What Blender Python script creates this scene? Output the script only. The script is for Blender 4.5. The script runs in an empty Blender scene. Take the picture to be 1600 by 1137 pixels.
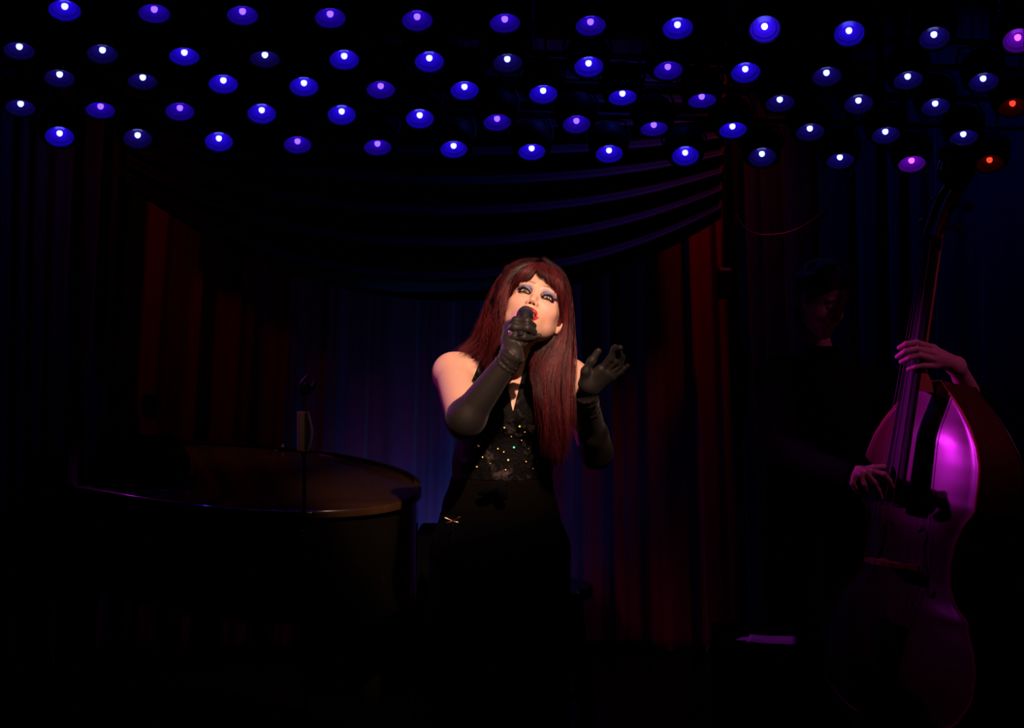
import bpy, math, random
import numpy as np
from mathutils import Vector, Matrix

# ------------------------------------------------------------------ camera, world, lights, exposure
SC = bpy.context.scene
COL = SC.collection
F_PX, CX, CY = 2200.0, 800.0, 568.5
CAM_H, HORIZON = 1.6, 466.0
PITCH = math.atan((CY - HORIZON) / F_PX)

cam = bpy.data.cameras.new('camera')
cam.sensor_width = 36.0
cam.lens = 36.0 * F_PX / 1600.0
cam.clip_end = 60
camo = bpy.data.objects.new('camera', cam)
COL.objects.link(camo)
camo.location = (0, 0, CAM_H)
camo.rotation_euler = (math.pi / 2 - PITCH, 0, 0)
SC.camera = camo

wd = bpy.data.worlds.new('world')
SC.world = wd
wd.use_nodes = True
wd.node_tree.nodes['Background'].inputs['Color'].default_value = (0.02, 0.01, 0.05, 1)
wd.node_tree.nodes['Background'].inputs['Strength'].default_value = 0.004

SC.view_settings.view_transform = 'Standard'
SC.view_settings.look = 'None'
SC.view_settings.exposure = 0.0
SC.view_settings.gamma = 1.0
SC.view_settings.use_curve_mapping = False
SC.cycles.use_denoising = True
SC.cycles.sample_clamp_indirect = 2.0
SC.cycles.max_bounces = 5


def spot(name, loc, target, power, color, size_deg, blend=0.5, radius=0.05):
    l = bpy.data.lights.new(name, 'SPOT')
    l.energy = power
    l.color = color
    l.spot_size = math.radians(size_deg)
    l.spot_blend = blend
    l.shadow_soft_size = radius
    o = bpy.data.objects.new(name, l)
    COL.objects.link(o)
    o.location = loc
    d = Vector(target) - Vector(loc)
    o.rotation_euler = d.to_track_quat('-Z', 'Y').to_euler()
    return o


KEY_LOC = (0.80, 0.55, 4.00)
spot('key_spotlight', KEY_LOC, (-0.050, 3.72, 1.485), 1230, (1.0, 0.60, 0.43), 11.6, 0.8, 0.04)
spot('added_front_fill', (0.35, -1.2, 2.7), (-0.06, 3.72, 1.46), 36, (1.0, 0.60, 0.45), 10.0, 0.9, 0.10)  # added fill behind the camera, lifts the key's shadows, no such lamp known
spot('magenta_spotlight', (-2.15, 4.60, 2.15), (1.42, 4.52, 1.22), 430, (0.9, 0.02, 1.0), 12.5, 1.0, 0.06)
spot('magenta_rim_spotlight', (-2.3, 4.9, 2.45), (-0.1, 4.0, 1.38), 45, (0.85, 0.03, 1.0), 36, 0.8, 0.06)
spot('blue_floor_spotlight', (0.06, 5.72, 0.08), (0.05, 6.3, 0.62), 8.0, (0.02, 0.22, 1.0), 84, 1.0, 0.10)
spot('blue_floor_spotlight', (-0.72, 6.12, 0.08), (-0.66, 6.3, 0.36), 42.0, (0.02, 0.22, 1.0), 80, 1.0, 0.08)
spot('blue_floor_spotlight', (-0.25, 6.12, 0.08), (-0.22, 6.3, 0.36), 48.0, (0.02, 0.22, 1.0), 80, 1.0, 0.08)
spot('red_spotlight_left', (-2.1, 5.35, 2.9), (-1.60, 6.3, 1.75), 4.5, (1.0, 0.02, 0.02), 60, 1.0, 0.1)
spot('red_spotlight_right', (1.15, 5.62, 2.85), (0.50, 6.3, 1.55), 11, (1.0, 0.03, 0.06), 75, 1.0, 0.1)
spot('blue_spotlight_left', (-2.3, 5.2, 3.2), (-2.35, 6.2, 2.0), 9, (0.03, 0.06, 1.0), 50, 1.0, 0.1)
spot('blue_spotlight_right', (2.0, 5.2, 3.2), (1.9, 6.2, 2.1), 16, (0.03, 0.05, 1.0), 62, 1.0, 0.1)
spot('blue_wash_spotlight', (0.6, 5.48, 3.15), (0.1, 6.0, 2.15), 20, (0.04, 0.05, 1.0), 95, 1.0, 0.06)
spot('pink_bass_spotlight', (2.5, 3.2, 3.0), (1.42, 4.5, 1.40), 40, (1.0, 0.14, 0.62), 24, 0.9, 0.05)
spot('added_violet_paper_light', (0.9, 4.75, 2.9), (0.80, 4.47, 0.56), 2.6, (0.35, 0.02, 1.0), 14, 0.8, 0.04)  # added only to brighten the paper sheet in violet
spot('added_warm_stand_light', (-0.35, -0.6, 2.85), (-0.57, 3.7, 1.42), 26, (1.0, 0.60, 0.42), 8.5, 1.0, 0.05)  # added lamp standing in for key spill on mic stand and lid
spot('added_magenta_glint_light', (-2.1, 6.05, 2.05), (-1.1, 5.4, 1.0), 5, (0.9, 0.02, 1.0), 60, 0.8, 0.03)  # added unseen lamp, put in for glints along the piano lid
spot('added_amber_lid_light', (-0.95, 5.72, 2.5), (-0.98, 5.45, 1.0), 16, (1.0, 0.46, 0.14), 44, 1.0, 0.08)  # added unseen lamp, put in for the brown sheen on the lid

# ------------------------------------------------------------------ helpers
cp, sp = math.cos(PITCH), math.sin(PITCH)


def P(px, py, Y):
    """world point seen at photo pixel (px,py) standing at depth Y"""
    u, v = (px - CX) / F_PX, -(py - CY) / F_PX
    d = np.array([u, cp + v * sp, -sp + v * cp])
    return np.array([0, 0, CAM_H]) + d * (Y / d[1])


def G(px, py, z):
    """world point on the horizontal plane z"""
    u, v = (px - CX) / F_PX, -(py - CY) / F_PX
    d = np.array([u, cp + v * sp, -sp + v * cp])
    return np.array([0, 0, CAM_H]) + d * ((z - CAM_H) / d[2])


def V3(*a):
    return np.array(a, float)


def tag(o, label=None, cat=None, group=None, kind=None):
    if label: o['label'] = label
    if cat: o['category'] = cat
    if group: o['group'] = group
    if kind: o['kind'] = kind
    return o


def thing(name, label, cat, loc, group=None):
    o = bpy.data.objects.new(name, None)
    COL.objects.link(o)
    o.empty_display_size = 0.1
    o.location = [float(c) for c in loc]
    return tag(o, label, cat, group)


def wloc(o):
    v = Vector(o.location)
    while o.parent is not None:
        o = o.parent
        v = v + Vector(o.location)
    return np.array(v)


def mk(name, verts, faces, m, parent=None, smooth=True, cols=None):
    """one mesh object from WORLD coordinates"""
    verts = np.asarray(verts, float).reshape(-1, 3)
    if parent is not None:
        verts = verts - wloc(parent)
    me = bpy.data.meshes.new(name)
    if isinstance(faces, np.ndarray):
        n, k = faces.shape
        me.vertices.add(len(verts))
        me.vertices.foreach_set('co', verts.astype(np.float32).ravel())
        me.loops.add(n * k)
        me.loops.foreach_set('vertex_index', faces.astype(np.int32).ravel())
        me.polygons.add(n)
        me.polygons.foreach_set('loop_start', (np.arange(n) * k).astype(np.int32))
        me.update(calc_edges=True)
        me.validate()
    else:
        me.from_pydata([tuple(v) for v in verts], [], faces)
        me.update()
    if smooth:
        me.polygons.foreach_set('use_smooth', [True] * len(me.polygons))
    if cols is not None:
        a = me.color_attributes.new('Col', 'FLOAT_COLOR', 'POINT')
        c = np.ones((len(verts), 4), np.float32)
        c[:, :3] = cols
        a.data.foreach_set('color', c.ravel())
    me.materials.append(m)
    o = bpy.data.objects.new(name, me)
    COL.objects.link(o)
    if parent is not None:
        o.parent = parent
    return o


def sharp(o, deg=35):
    """smooth shading with hard edges above the angle"""
    me = o.data
    try:
        me.set_sharp_from_angle(angle=math.radians(deg))
    except Exception:
        pass
    return o


class MB:
    """collects simple shapes in world coordinates"""
    def __init__(s):
        s.v, s.f = [], []

    def add(s, v, f):
        n = len(s.v)
        s.v.extend([tuple(map(float, p)) for p in v])
        s.f.extend([tuple(i + n for i in q) for q in f])

    def box(s, lo, hi, R=None, c=None, bev=0.0):
        lo, hi = np.array(lo, float), np.array(hi, float)
        b = min(bev, 0.49 * float(min(hi - lo)))
        if b <= 0:
            pts = [(x, y, z) for z in (lo[2], hi[2]) for y in (lo[1], hi[1]) for x in (lo[0], hi[0])]
            fs = [(0, 2, 3, 1), (4, 5, 7, 6), (0, 1, 5, 4), (2, 6, 7, 3), (0, 4, 6, 2), (1, 3, 7, 5)]
        else:
            # chamfered box : three points for every corner
            pts, idx = [], {}
            for kz in (0, 1):
                for ky in (0, 1):
                    for kx in (0, 1):
                        k = (kx, ky, kz)
                        cn = [hi[i] if k[i] else lo[i] for i in range(3)]
                        sg = [-1 if k[i] else 1 for i in range(3)]
                        for ax in range(3):
                            p = [cn[i] + (0 if i == ax else sg[i] * b) for i in range(3)]
                            idx[(k, ax)] = len(pts)
                            pts.append(tuple(p))
            fs = []
            for ax in range(3):
                a, bb = (ax + 1) % 3, (ax + 2) % 3
                for sd in (0, 1):
                    q = []
                    for u, w in ((0, 0), (1, 0), (1, 1), (0, 1)):
                        k = [0, 0, 0]; k[ax] = sd; k[a] = u; k[bb] = w
                        q.append(idx[(tuple(k), ax)])
                    fs.append(tuple(q if sd else q[::-1]))
            for ax in range(3):
                a, bb = (ax + 1) % 3, (ax + 2) % 3
                for u in (0, 1):
                    for w in (0, 1):
                        k0 = [0, 0, 0]; k0[a] = u; k0[bb] = w
                        k1 = list(k0); k1[ax] = 1
                        k0, k1 = tuple(k0), tuple(k1)
                        q = (idx[(k0, a)], idx[(k1, a)], idx[(k1, bb)], idx[(k0, bb)])
                        fs.append(q if (u == w) else q[::-1])
            for kz in (0, 1):
                for ky in (0, 1):
                    for kx in (0, 1):
                        k = (kx, ky, kz)
                        q = (idx[(k, 0)], idx[(k, 1)], idx[(k, 2)])
                        fs.append(q if (kx + ky + kz) % 2 else q[::-1])
        pts = np.array(pts)
        if R is not None:
            pts = pts @ np.array(R).T
        if c is not None:
            pts = pts + np.array(c)
        s.add(pts, fs)
        return s

    def tube(s, pts, r, n=10, cap=True, flat=None):
        pts = [np.array(p, float) for p in pts]
        rs = r if hasattr(r, '__len__') else [r] * len(pts)
        v, f = [], []
        prev = None
        for i, p in enumerate(pts):
            t = pts[min(i + 1, len(pts) - 1)] - pts[max(i - 1, 0)]
            t = t / (np.linalg.norm(t) + 1e-12)
            if prev is None:
                a = V3(0, 0, 1) if abs(t[2]) < 0.9 else V3(1, 0, 0)
                u = np.cross(t, a)
            else:
                u = prev - t * np.dot(prev, t)
            u = u / (np.linalg.norm(u) + 1e-12)
            w = np.cross(t, u)
            prev = u
            for k in range(n):
                an = 2 * math.pi * k / n
                v.append(p + rs[i] * (u * math.cos(an) + w * math.sin(an)))
        for i in range(len(pts) - 1):
            for k in range(n):
                k2 = (k + 1) % n
                f.append((i * n + k, i * n + k2, (i + 1) * n + k2, (i + 1) * n + k))
        if cap:
            f.append(tuple(range(n))[::-1])
            f.append(tuple((len(pts) - 1) * n + k for k in range(n)))
        s.add(v, f)
        return s

    def lathe(s, prof, n=24, c=(0, 0, 0), axis=None, cap=False):
        """profile of (radius, height) turned round an axis"""
        ax = V3(0, 0, 1) if axis is None else np.array(axis, float) / np.linalg.norm(axis)
        a = V3(1, 0, 0) if abs(ax[0]) < 0.9 else V3(0, 1, 0)
        u = np.cross(ax, a); u /= np.linalg.norm(u)
        w = np.cross(ax, u)
        v, f = [], []
        for r, h in prof:
            for k in range(n):
                an = 2 * math.pi * k / n
                v.append(np.array(c) + ax * h + r * (u * math.cos(an) + w * math.sin(an)))
        for i in range(len(prof) - 1):
            for k in range(n):
                k2 = (k + 1) % n
                f.append((i * n + k, i * n + k2, (i + 1) * n + k2, (i + 1) * n + k))
        if cap:
            f.append(tuple(range(n))[::-1])
            f.append(tuple((len(prof) - 1) * n + k for k in range(n)))
        s.add(v, f)
        return s

    def sphere(s, c, r, n=12, sc=(1, 1, 1)):
        v, f = [], []
        m = n
        for i in range(1, m):
            th = math.pi * i / m
            for k in range(2 * n):
                ph = math.pi * k / n
                v.append((c[0] + r * sc[0] * math.sin(th) * math.cos(ph), c[1] + r * sc[1] * math.sin(th) * math.sin(ph), c[2] + r * sc[2] * math.cos(th)))
        N = 2 * n
        for i in range(m - 2):
            for k in range(N):
                k2 = (k + 1) % N
                f.append((i * N + k, (i + 1) * N + k, (i + 1) * N + k2, i * N + k2))
        t = len(v); v.append((c[0], c[1], c[2] + r * sc[2]))
        b = len(v); v.append((c[0], c[1], c[2] - r * sc[2]))
        for k in range(N):
            k2 = (k + 1) % N
            f.append((t, k, k2))
            f.append((b, (m - 2) * N + k2, (m - 2) * N + k))
        s.add(v, f)
        return s

    def prism(s, pts2, z0, z1, bev=0.0):
        """vertical prism over a plan outline (counter-clockwise)"""
        n = len(pts2)
        v = [(p[0], p[1], z0) for p in pts2] + [(p[0], p[1], z1 - bev) for p in pts2]
        f = [(i, (i + 1) % n, n + (i + 1) % n, n + i) for i in range(n)]
        f.append(tuple(range(n))[::-1])
        if bev > 0:
            c = np.mean(np.array(pts2), axis=0)
            for (fr, dz) in ((0.3, 0.7), (1.0, 1.0)):
                for p in pts2:
                    d = c - np.array(p)
                    d = d / (np.linalg.norm(d) + 1e-9)
                    v.append((p[0] + d[0] * bev * fr, p[1] + d[1] * bev * fr, z1 - bev + bev * dz))
            for ring in (1, 2):
                for i in range(n):
                    j = (i + 1) % n
                    f.append((ring * n + i, ring * n + j, (ring + 1) * n + j, (ring + 1) * n + i))
            f.append(tuple(3 * n + i for i in range(n)))
        else:
            f.append(tuple(n + i for i in range(n)))
        s.add(v, f)
        return s

    def build(s, name, m, parent=None, smooth=True, deg=35):
        o = mk(name, s.v, s.f, m, parent, smooth)
        if smooth:
            sharp(o, deg)
        return o


def catmull(pts, n):
    """smooth resample of a polyline to n points"""
    pts = np.array(pts, float)
    seg = np.linalg.norm(np.diff(pts, axis=0), axis=1)
    t = np.concatenate([[0], np.cumsum(seg)])
    q = np.linspace(0, t[-1], n)
    tang = np.zeros_like(pts)
    tang[1:-1] = (pts[2:] - pts[:-2]) / (t[2:] - t[:-2])[:, None]
    tang[0] = (pts[1] - pts[0]) / (t[1] - t[0])
    tang[-1] = (pts[-1] - pts[-2]) / (t[-1] - t[-2])
    i = np.clip(np.searchsorted(t, q, side='right') - 1, 0, len(pts) - 2)
    h = (t[i + 1] - t[i])[:, None]
    s = ((q - t[i]) / (t[i + 1] - t[i]))[:, None]
    return ((2 * s**3 - 3 * s**2 + 1) * pts[i] + (s**3 - 2 * s**2 + s) * h * tang[i]
            + (-2 * s**3 + 3 * s**2) * pts[i + 1] + (s**3 - s**2) * h * tang[i + 1])


# ------------------------------------------------------------------ signed distance fields
class Field:
    def __init__(s, lo, hi, h):
        s.lo = np.array(lo, np.float32); s.h = h
        s.n = np.ceil((np.array(hi) - np.array(lo)) / h).astype(int) + 1
        s.F = np.full(s.n, 1.0, np.float32)
        s.ax = [(s.lo[i] + h * np.arange(s.n[i])).astype(np.float32) for i in range(3)]

    def win(s, lo, hi):
        a = np.clip(np.floor((np.array(lo) - s.lo) / s.h).astype(int), 0, s.n)
        b = np.clip(np.ceil((np.array(hi) - s.lo) / s.h).astype(int) + 1, 0, s.n)
        if np.any(b <= a):
            return None
        sl = tuple(slice(a[i], b[i]) for i in range(3))
        return sl, s.ax[0][sl[0]][:, None, None], s.ax[1][sl[1]][None, :, None], s.ax[2][sl[2]][None, None, :]

    def put(s, sl, d, k, sub):
        f = s.F[sl]
        if sub:
            d = -d
            if k > 0:
                hh = np.maximum(k - np.abs(f - d), 0) / k
                s.F[sl] = np.maximum(f, d) + hh * hh * k * 0.25
            else:
                s.F[sl] = np.maximum(f, d)
        else:
            if k > 0:
                hh = np.maximum(k - np.abs(f - d), 0) / k
                s.F[sl] = np.minimum(f, d) - hh * hh * k * 0.25
            else:
                s.F[sl] = np.minimum(f, d)

    def cap(s, a, b, ra, rb=None, k=0.01, sub=False):
        rb = ra if rb is None else rb
        a = np.array(a, float); b = np.array(b, float)
        m = max(ra, rb) + k + 0.025
        w = s.win(np.minimum(a, b) - m, np.maximum(a, b) + m)
        if w is None: return s
        sl, X, Y, Z = w
        d = (b - a).astype(np.float32); L = float(d @ d) + 1e-12
        t = np.clip(((X - a[0]) * d[0] + (Y - a[1]) * d[1] + (Z - a[2]) * d[2]) / L, 0, 1)
        q = np.sqrt((X - a[0] - t * d[0])**2 + (Y - a[1] - t * d[1])**2 + (Z - a[2] - t * d[2])**2) - (ra + (rb - ra) * t)
        s.put(sl, q.astype(np.float32), k, sub)
        return s

    def chain(s, pts, rs, k=0.008):
        for i in range(len(pts) - 1):
            s.cap(pts[i], pts[i + 1], rs[i], rs[i + 1], k)
        return s

    def ell(s, c, r, k=0.01, R=None, sub=False):
        c = np.array(c, float); r = np.array(r, float)
        m = max(r) + k + 0.025
        if R is None:
            w = s.win(c - r - k - 0.025, c + r + k + 0.025)
        else:
            w = s.win(c - m, c + m)
        if w is None: return s
        sl, X, Y, Z = w
        X, Y, Z = X - c[0], Y - c[1], Z - c[2]
        if R is not None:
            R = np.array(R)
            X, Y, Z = (R[0, 0] * X + R[1, 0] * Y + R[2, 0] * Z, R[0, 1] * X + R[1, 1] * Y + R[2, 1] * Z, R[0, 2] * X + R[1, 2] * Y + R[2, 2] * Z)
        k0 = np.sqrt((X / r[0])**2 + (Y / r[1])**2 + (Z / r[2])**2)
        k1 = np.sqrt((X / r[0]**2)**2 + (Y / r[1]**2)**2 + (Z / r[2]**2)**2) + 1e-6
        s.put(sl, (k0 * (k0 - 1) / k1).astype(np.float32), k, sub)
        return s

    def mesh(s, F=None):
        F = s.F if F is None else F
        S = F < 0
        n = s.n - 1
        tot = np.zeros(n, np.int8)
        for dx in (0, 1):
            for dy in (0, 1):
                for dz in (0, 1):
                    tot += S[dx:n[0] + dx, dy:n[1] + dy, dz:n[2] + dz]
        I = np.argwhere((tot > 0) & (tot < 8))
        ids = np.full(n, -1, np.int32)
        ids[I[:, 0], I[:, 1], I[:, 2]] = np.arange(len(I))
        acc = np.zeros((len(I), 3)); cnt = np.zeros(len(I))
        for ax in range(3):
            o1, o2 = [i for i in range(3) if i != ax]
            for a in (0, 1):
                for b in (0, 1):
                    p = I.copy(); p[:, o1] += a; p[:, o2] += b
                    q = p.copy(); q[:, ax] += 1
                    fa = F[p[:, 0], p[:, 1], p[:, 2]]; fb = F[q[:, 0], q[:, 1], q[:, 2]]
                    cr = (fa < 0) != (fb < 0)
                    t = np.where(cr, fa / np.where(cr, fa - fb, 1), 0)
                    pt = p.astype(float); pt[:, ax] += t
                    acc[cr] += pt[cr]; cnt[cr] += 1
        v = acc / np.maximum(cnt, 1)[:, None] * s.h + s.lo
        fs = []
        for ax in range(3):
            o1, o2 = (ax + 1) % 3, (ax + 2) % 3
            A = [slice(None)] * 3; B = [slice(None)] * 3
            A[ax] = slice(0, -1); B[ax] = slice(1, None)
            ch = S[tuple(A)] != S[tuple(B)]
            E = np.argwhere(ch)
            E = E[(E[:, o1] > 0) & (E[:, o2] > 0) & (E[:, o1] < n[o1]) & (E[:, o2] < n[o2])]
            ins = S[E[:, 0], E[:, 1], E[:, 2]]
            qs = []
            for (a, b) in ((1, 1), (0, 1), (0, 0), (1, 0)):
                c = E.copy(); c[:, o1] -= a; c[:, o2] -= b
                qs.append(ids[c[:, 0], c[:, 1], c[:, 2]])
            q = np.stack(qs, 1)
            q[~ins] = q[~ins][:, ::-1]
            fs.append(q)
        f = np.concatenate(fs)
        f = f[(f >= 0).all(1)]
        return v, f


def poly_sdf(X, Z, poly):
    """2-D signed distance to a polygon, negative inside"""
    p = np.array(poly, float)
    d = np.full(np.broadcast(X, Z).shape, 1e9)
    ins = np.zeros(d.shape, bool)
    for i in range(len(p)):
        a, b = p[i], p[(i + 1) % len(p)]
        e = b - a
        wx, wz = X - a[0], Z - a[1]
        t = np.clip((wx * e[0] + wz * e[1]) / (e @ e), 0, 1)
        d = np.minimum(d, (wx - e[0] * t)**2 + (wz - e[1] * t)**2)
        c = ((a[1] > Z) != (b[1] > Z)) & (X < (b[0] - a[0]) * (Z - a[1]) / (b[1] - a[1] + 1e-12) + a[0])
        ins ^= c
    d = np.sqrt(d)
    return np.where(ins, -d, d)


def join(parts):
    vs, fs, cs, n = [], [], [], 0
    for p in parts:
        v, f = p[0], p[1]
        vs.append(v); fs.append(f + n); n += len(v)
        if len(p) > 2: cs.append(p[2])
    return np.concatenate(vs), np.concatenate(fs), (np.concatenate(cs) if cs else None)


def strands(lines, radii, seg=3):
    """many thin tapered tubes : lines (N,M,3), radii (N,M)"""
    N, M, _ = lines.shape
    t = np.gradient(lines, axis=1)
    t /= np.linalg.norm(t, axis=2, keepdims=True) + 1e-9
    a = np.zeros_like(t); a[..., 1] = 1
    u = np.cross(t, a); u /= np.linalg.norm(u, axis=2, keepdims=True) + 1e-9
    w = np.cross(t, u)
    V = []
    for k in range(seg):
        an = 2 * math.pi * k / seg
        V.append(lines + radii[..., None] * (u * math.cos(an) + w * math.sin(an)))
    V = np.stack(V, 2).reshape(-1, 3)
    base = (np.arange(N)[:, None, None] * M + np.arange(M - 1)[None, :, None]) * seg
    k = np.arange(seg)[None, None, :]; k2 = (k + 1) % seg
    f = np.stack([base + k, base + k2, base + seg + k2, base + seg + k], -1).reshape(-1, 4)
    return V, f


# ------------------------------------------------------------------ materials (all procedural)
MATS = {}


def mat(name, base, rough=0.5, metal=0.0, noise=0.15, scale=30.0, bump=0.0, sheen=0.0, spec=0.5, coat=0.0, col_attr=False, sss=0.0,
        emit=None, estr=0.0, aniso=0.0, sheen_tint=None, stretch=None, coat_rough=0.05):
    if name in MATS: return MATS[name]
    m = bpy.data.materials.new(name)
    m.use_nodes = True
    nt = m.node_tree
    b = nt.nodes['Principled BSDF']
    b.inputs['Roughness'].default_value = rough
    b.inputs['Metallic'].default_value = metal
    b.inputs['Specular IOR Level'].default_value = spec
    b.inputs['Coat Weight'].default_value = coat
    b.inputs['Coat Roughness'].default_value = coat_rough
    b.inputs['Sheen Weight'].default_value = sheen
    b.inputs['Sheen Roughness'].default_value = 0.35
    if sheen_tint: b.inputs['Sheen Tint'].default_value = (*sheen_tint, 1)
    b.inputs['Anisotropic'].default_value = aniso
    if sss > 0:
        b.inputs['Subsurface Weight'].default_value = sss
        b.inputs['Subsurface Radius'].default_value = (0.012, 0.004, 0.002)
        b.inputs['Subsurface Scale'].default_value = 1.0
    tc = nt.nodes.new('ShaderNodeTexCoord')
    mp = nt.nodes.new('ShaderNodeMapping')
    nt.links.new(tc.outputs['Object'], mp.inputs['Vector'])
    if stretch: mp.inputs['Scale'].default_value = stretch
    nz = nt.nodes.new('ShaderNodeTexNoise')
    nz.inputs['Scale'].default_value = scale
    nz.inputs['Detail'].default_value = 4
    nt.links.new(mp.outputs['Vector'], nz.inputs['Vector'])
    mx = nt.nodes.new('ShaderNodeMix')
    mx.data_type = 'RGBA'; mx.blend_type = 'MULTIPLY'
    mx.inputs['Factor'].default_value = 1.0
    rp = nt.nodes.new('ShaderNodeMapRange')
    rp.inputs['To Min'].default_value = 1 - noise
    rp.inputs['To Max'].default_value = 1 + noise
    nt.links.new(nz.outputs['Fac'], rp.inputs['Value'])
    if col_attr:
        at = nt.nodes.new('ShaderNodeVertexColor'); at.layer_name = 'Col'
        nt.links.new(at.outputs['Color'], mx.inputs['A'])
    else:
        mx.inputs['A'].default_value = (*base, 1)
    nt.links.new(rp.outputs['Result'], mx.inputs['B'])
    nt.links.new(mx.outputs['Result'], b.inputs['Base Color'])
    if bump > 0:
        bp = nt.nodes.new('ShaderNodeBump')
        bp.inputs['Strength'].default_value = bump
        bp.inputs['Distance'].default_value = 0.004
        nt.links.new(nz.outputs['Fac'], bp.inputs['Height'])
        nt.links.new(bp.outputs['Normal'], b.inputs['Normal'])
    if emit:
        b.inputs['Emission Color'].default_value = (*emit, 1)
        b.inputs['Emission Strength'].default_value = estr
    MATS[name] = m
    return m


M_FLOOR = mat('black_stage_floor', (0.006, 0.005, 0.005), 0.32, noise=0.4, scale=8, spec=0.25)
M_WALL = mat('black_wall', (0.006, 0.006, 0.008), 0.9, noise=0.2, scale=5, spec=0.1)
M_CURT = mat('red_velvet', (0.22, 0.014, 0.035), 0.85, noise=0.25, scale=18, bump=0.2, sheen=0.3, spec=0.15, stretch=(1, 1, 0.12))
M_NAVY = mat('navy_velvet', (0.03, 0.035, 0.06), 0.9, noise=0.25, scale=14, bump=0.2, sheen=0.3, spec=0.1, stretch=(1, 1, 0.1))
M_BLKV = mat('black_satin_drape', (0.006, 0.006, 0.009), 0.55, noise=0.3, scale=6, spec=0.35)
M_LAMPB = mat('lamp_black_metal', (0.012, 0.012, 0.014), 0.55, noise=0.2, scale=40, spec=0.3)
M_BLKM = mat('black_metal', (0.012, 0.012, 0.013), 0.35, noise=0.2, scale=60, metal=0.0, spec=0.5)
M_CHROME = mat('chrome', (0.55, 0.53, 0.5), 0.22, 1.0, noise=0.1, scale=80)
M_PIANO = mat('polished_black_lacquer', (0.005, 0.004, 0.003), 0.14, noise=0.3, scale=4, spec=0.6, coat=0.6)
M_SKIN = mat('skin', (0.8, 0.5, 0.4), 0.48, noise=0.04, scale=60, col_attr=True, sss=0.12, spec=0.35)
M_HAIR = mat('auburn_hair', (0.17, 0.016, 0.018), 0.42, noise=0.9, scale=55, spec=0.4, stretch=(1, 1, 0.12), col_attr=True)
M_GLOVE = mat('black_satin_glove', (0.017, 0.014, 0.013), 0.55, noise=0.3, scale=260, bump=0.08, sheen=0.12, spec=0.32)
M_CLOTH = mat('black_cloth', (0.0035, 0.0035, 0.004), 0.95, noise=0.3, scale=50, bump=0.2, spec=0.03)
M_SHEER = mat('sheer_dark_mesh', (0.004, 0.0028, 0.002), 0.95, noise=0.2, scale=200, spec=0.03)
M_PAPER = mat('white_paper', (0.75, 0.75, 0.75), 0.9, noise=0.05, scale=20, spec=0.1)
M_WOOD = mat('bass_varnish', (0.055, 0.012, 0.004), 0.36, noise=0.45, scale=9, spec=0.5, coat=0.5, stretch=(6, 6, 0.5), coat_rough=0.22, bump=0.05)
M_EBONY = mat('ebony', (0.006, 0.005, 0.005), 0.55, noise=0.3, scale=30, spec=0.15)
M_NECK = mat('maple_neck', (0.30, 0.10, 0.04), 0.4, noise=0.3, scale=20, spec=0.5, stretch=(4, 4, 0.4))
M_STRING = mat('steel_string', (0.6, 0.55, 0.5), 0.35, 1.0, noise=0.1, scale=200)
M_TEETH = mat('teeth', (0.8, 0.76, 0.68), 0.3, noise=0.05, scale=40)
M_LASH = mat('false_lashes', (0.006, 0.004, 0.008), 0.6, noise=0.2, scale=40)
M_EYE = mat('eye', (0.8, 0.8, 0.8), 0.08, noise=0.05, scale=90, col_attr=True, coat=0.8)
M_IVORY = mat('ivory_key', (0.6, 0.58, 0.5), 0.35, noise=0.05, scale=40)
M_GRIPW = mat('pale_grip_rubber', (0.45, 0.32, 0.27), 0.6, noise=0.2, scale=90)


def velvet_crushed():
    """black crushed velvet : sheen on flat patches of pile is painted into the base colour"""
    m = bpy.data.materials.new('crushed_velvet')
    m.use_nodes = True
    nt = m.node_tree; b = nt.nodes['Principled BSDF']
    tc = nt.nodes.new('ShaderNodeTexCoord')
    n1 = nt.nodes.new('ShaderNodeTexNoise'); n1.inputs['Scale'].default_value = 24; n1.inputs['Detail'].default_value = 9; n1.inputs['Roughness'].default_value = 0.68; n1.inputs['Distortion'].default_value = 0.5
    nt.links.new(tc.outputs['Object'], n1.inputs['Vector'])
    r = nt.nodes.new('ShaderNodeValToRGB')
    r.color_ramp.elements[0].position = 0.54; r.color_ramp.elements[0].color = (0.0015, 0.0014, 0.0015, 1)
    r.color_ramp.elements[1].position = 0.74; r.color_ramp.elements[1].color = (0.11, 0.085, 0.085, 1)
    nt.links.new(n1.outputs['Fac'], r.inputs['Fac'])
    nt.links.new(r.outputs['Color'], b.inputs['Base Color'])
    bp = nt.nodes.new('ShaderNodeBump'); bp.inputs['Strength'].default_value = 0.8; bp.inputs['Distance'].default_value = 0.01
    nt.links.new(n1.outputs['Fac'], bp.inputs['Height'])
    nt.links.new(bp.outputs['Normal'], b.inputs['Normal'])
    b.inputs['Roughness'].default_value = 0.6
    b.inputs['Specular IOR Level'].default_value = 0.12
    return m


M_VELVET = velvet_crushed()

# ------------------------------------------------------------------ the room
YB = 6.75      # back wall
def structure(name, lo, hi, m, label=None):
    o = MB().box(lo, hi).build(name, m, None, False)
    o['kind'] = 'structure'
    return o

structure('floor', (-3.6, -1.5, -0.1), (3.6, YB + 0.1, 0), M_FLOOR)
structure('ceiling', (-3.6, -1.5, 4.8), (3.6, YB + 0.1, 4.9), M_WALL)
structure('wall_back', (-3.6, YB, 0), (3.6, YB + 0.1, 4.8), M_WALL)
structure('wall_left', (-3.6, -1.5, 0), (-3.5, YB, 4.8), M_WALL)
structure('wall_right', (3.5, -1.5, 0), (3.6, YB, 4.8), M_WALL)


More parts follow.
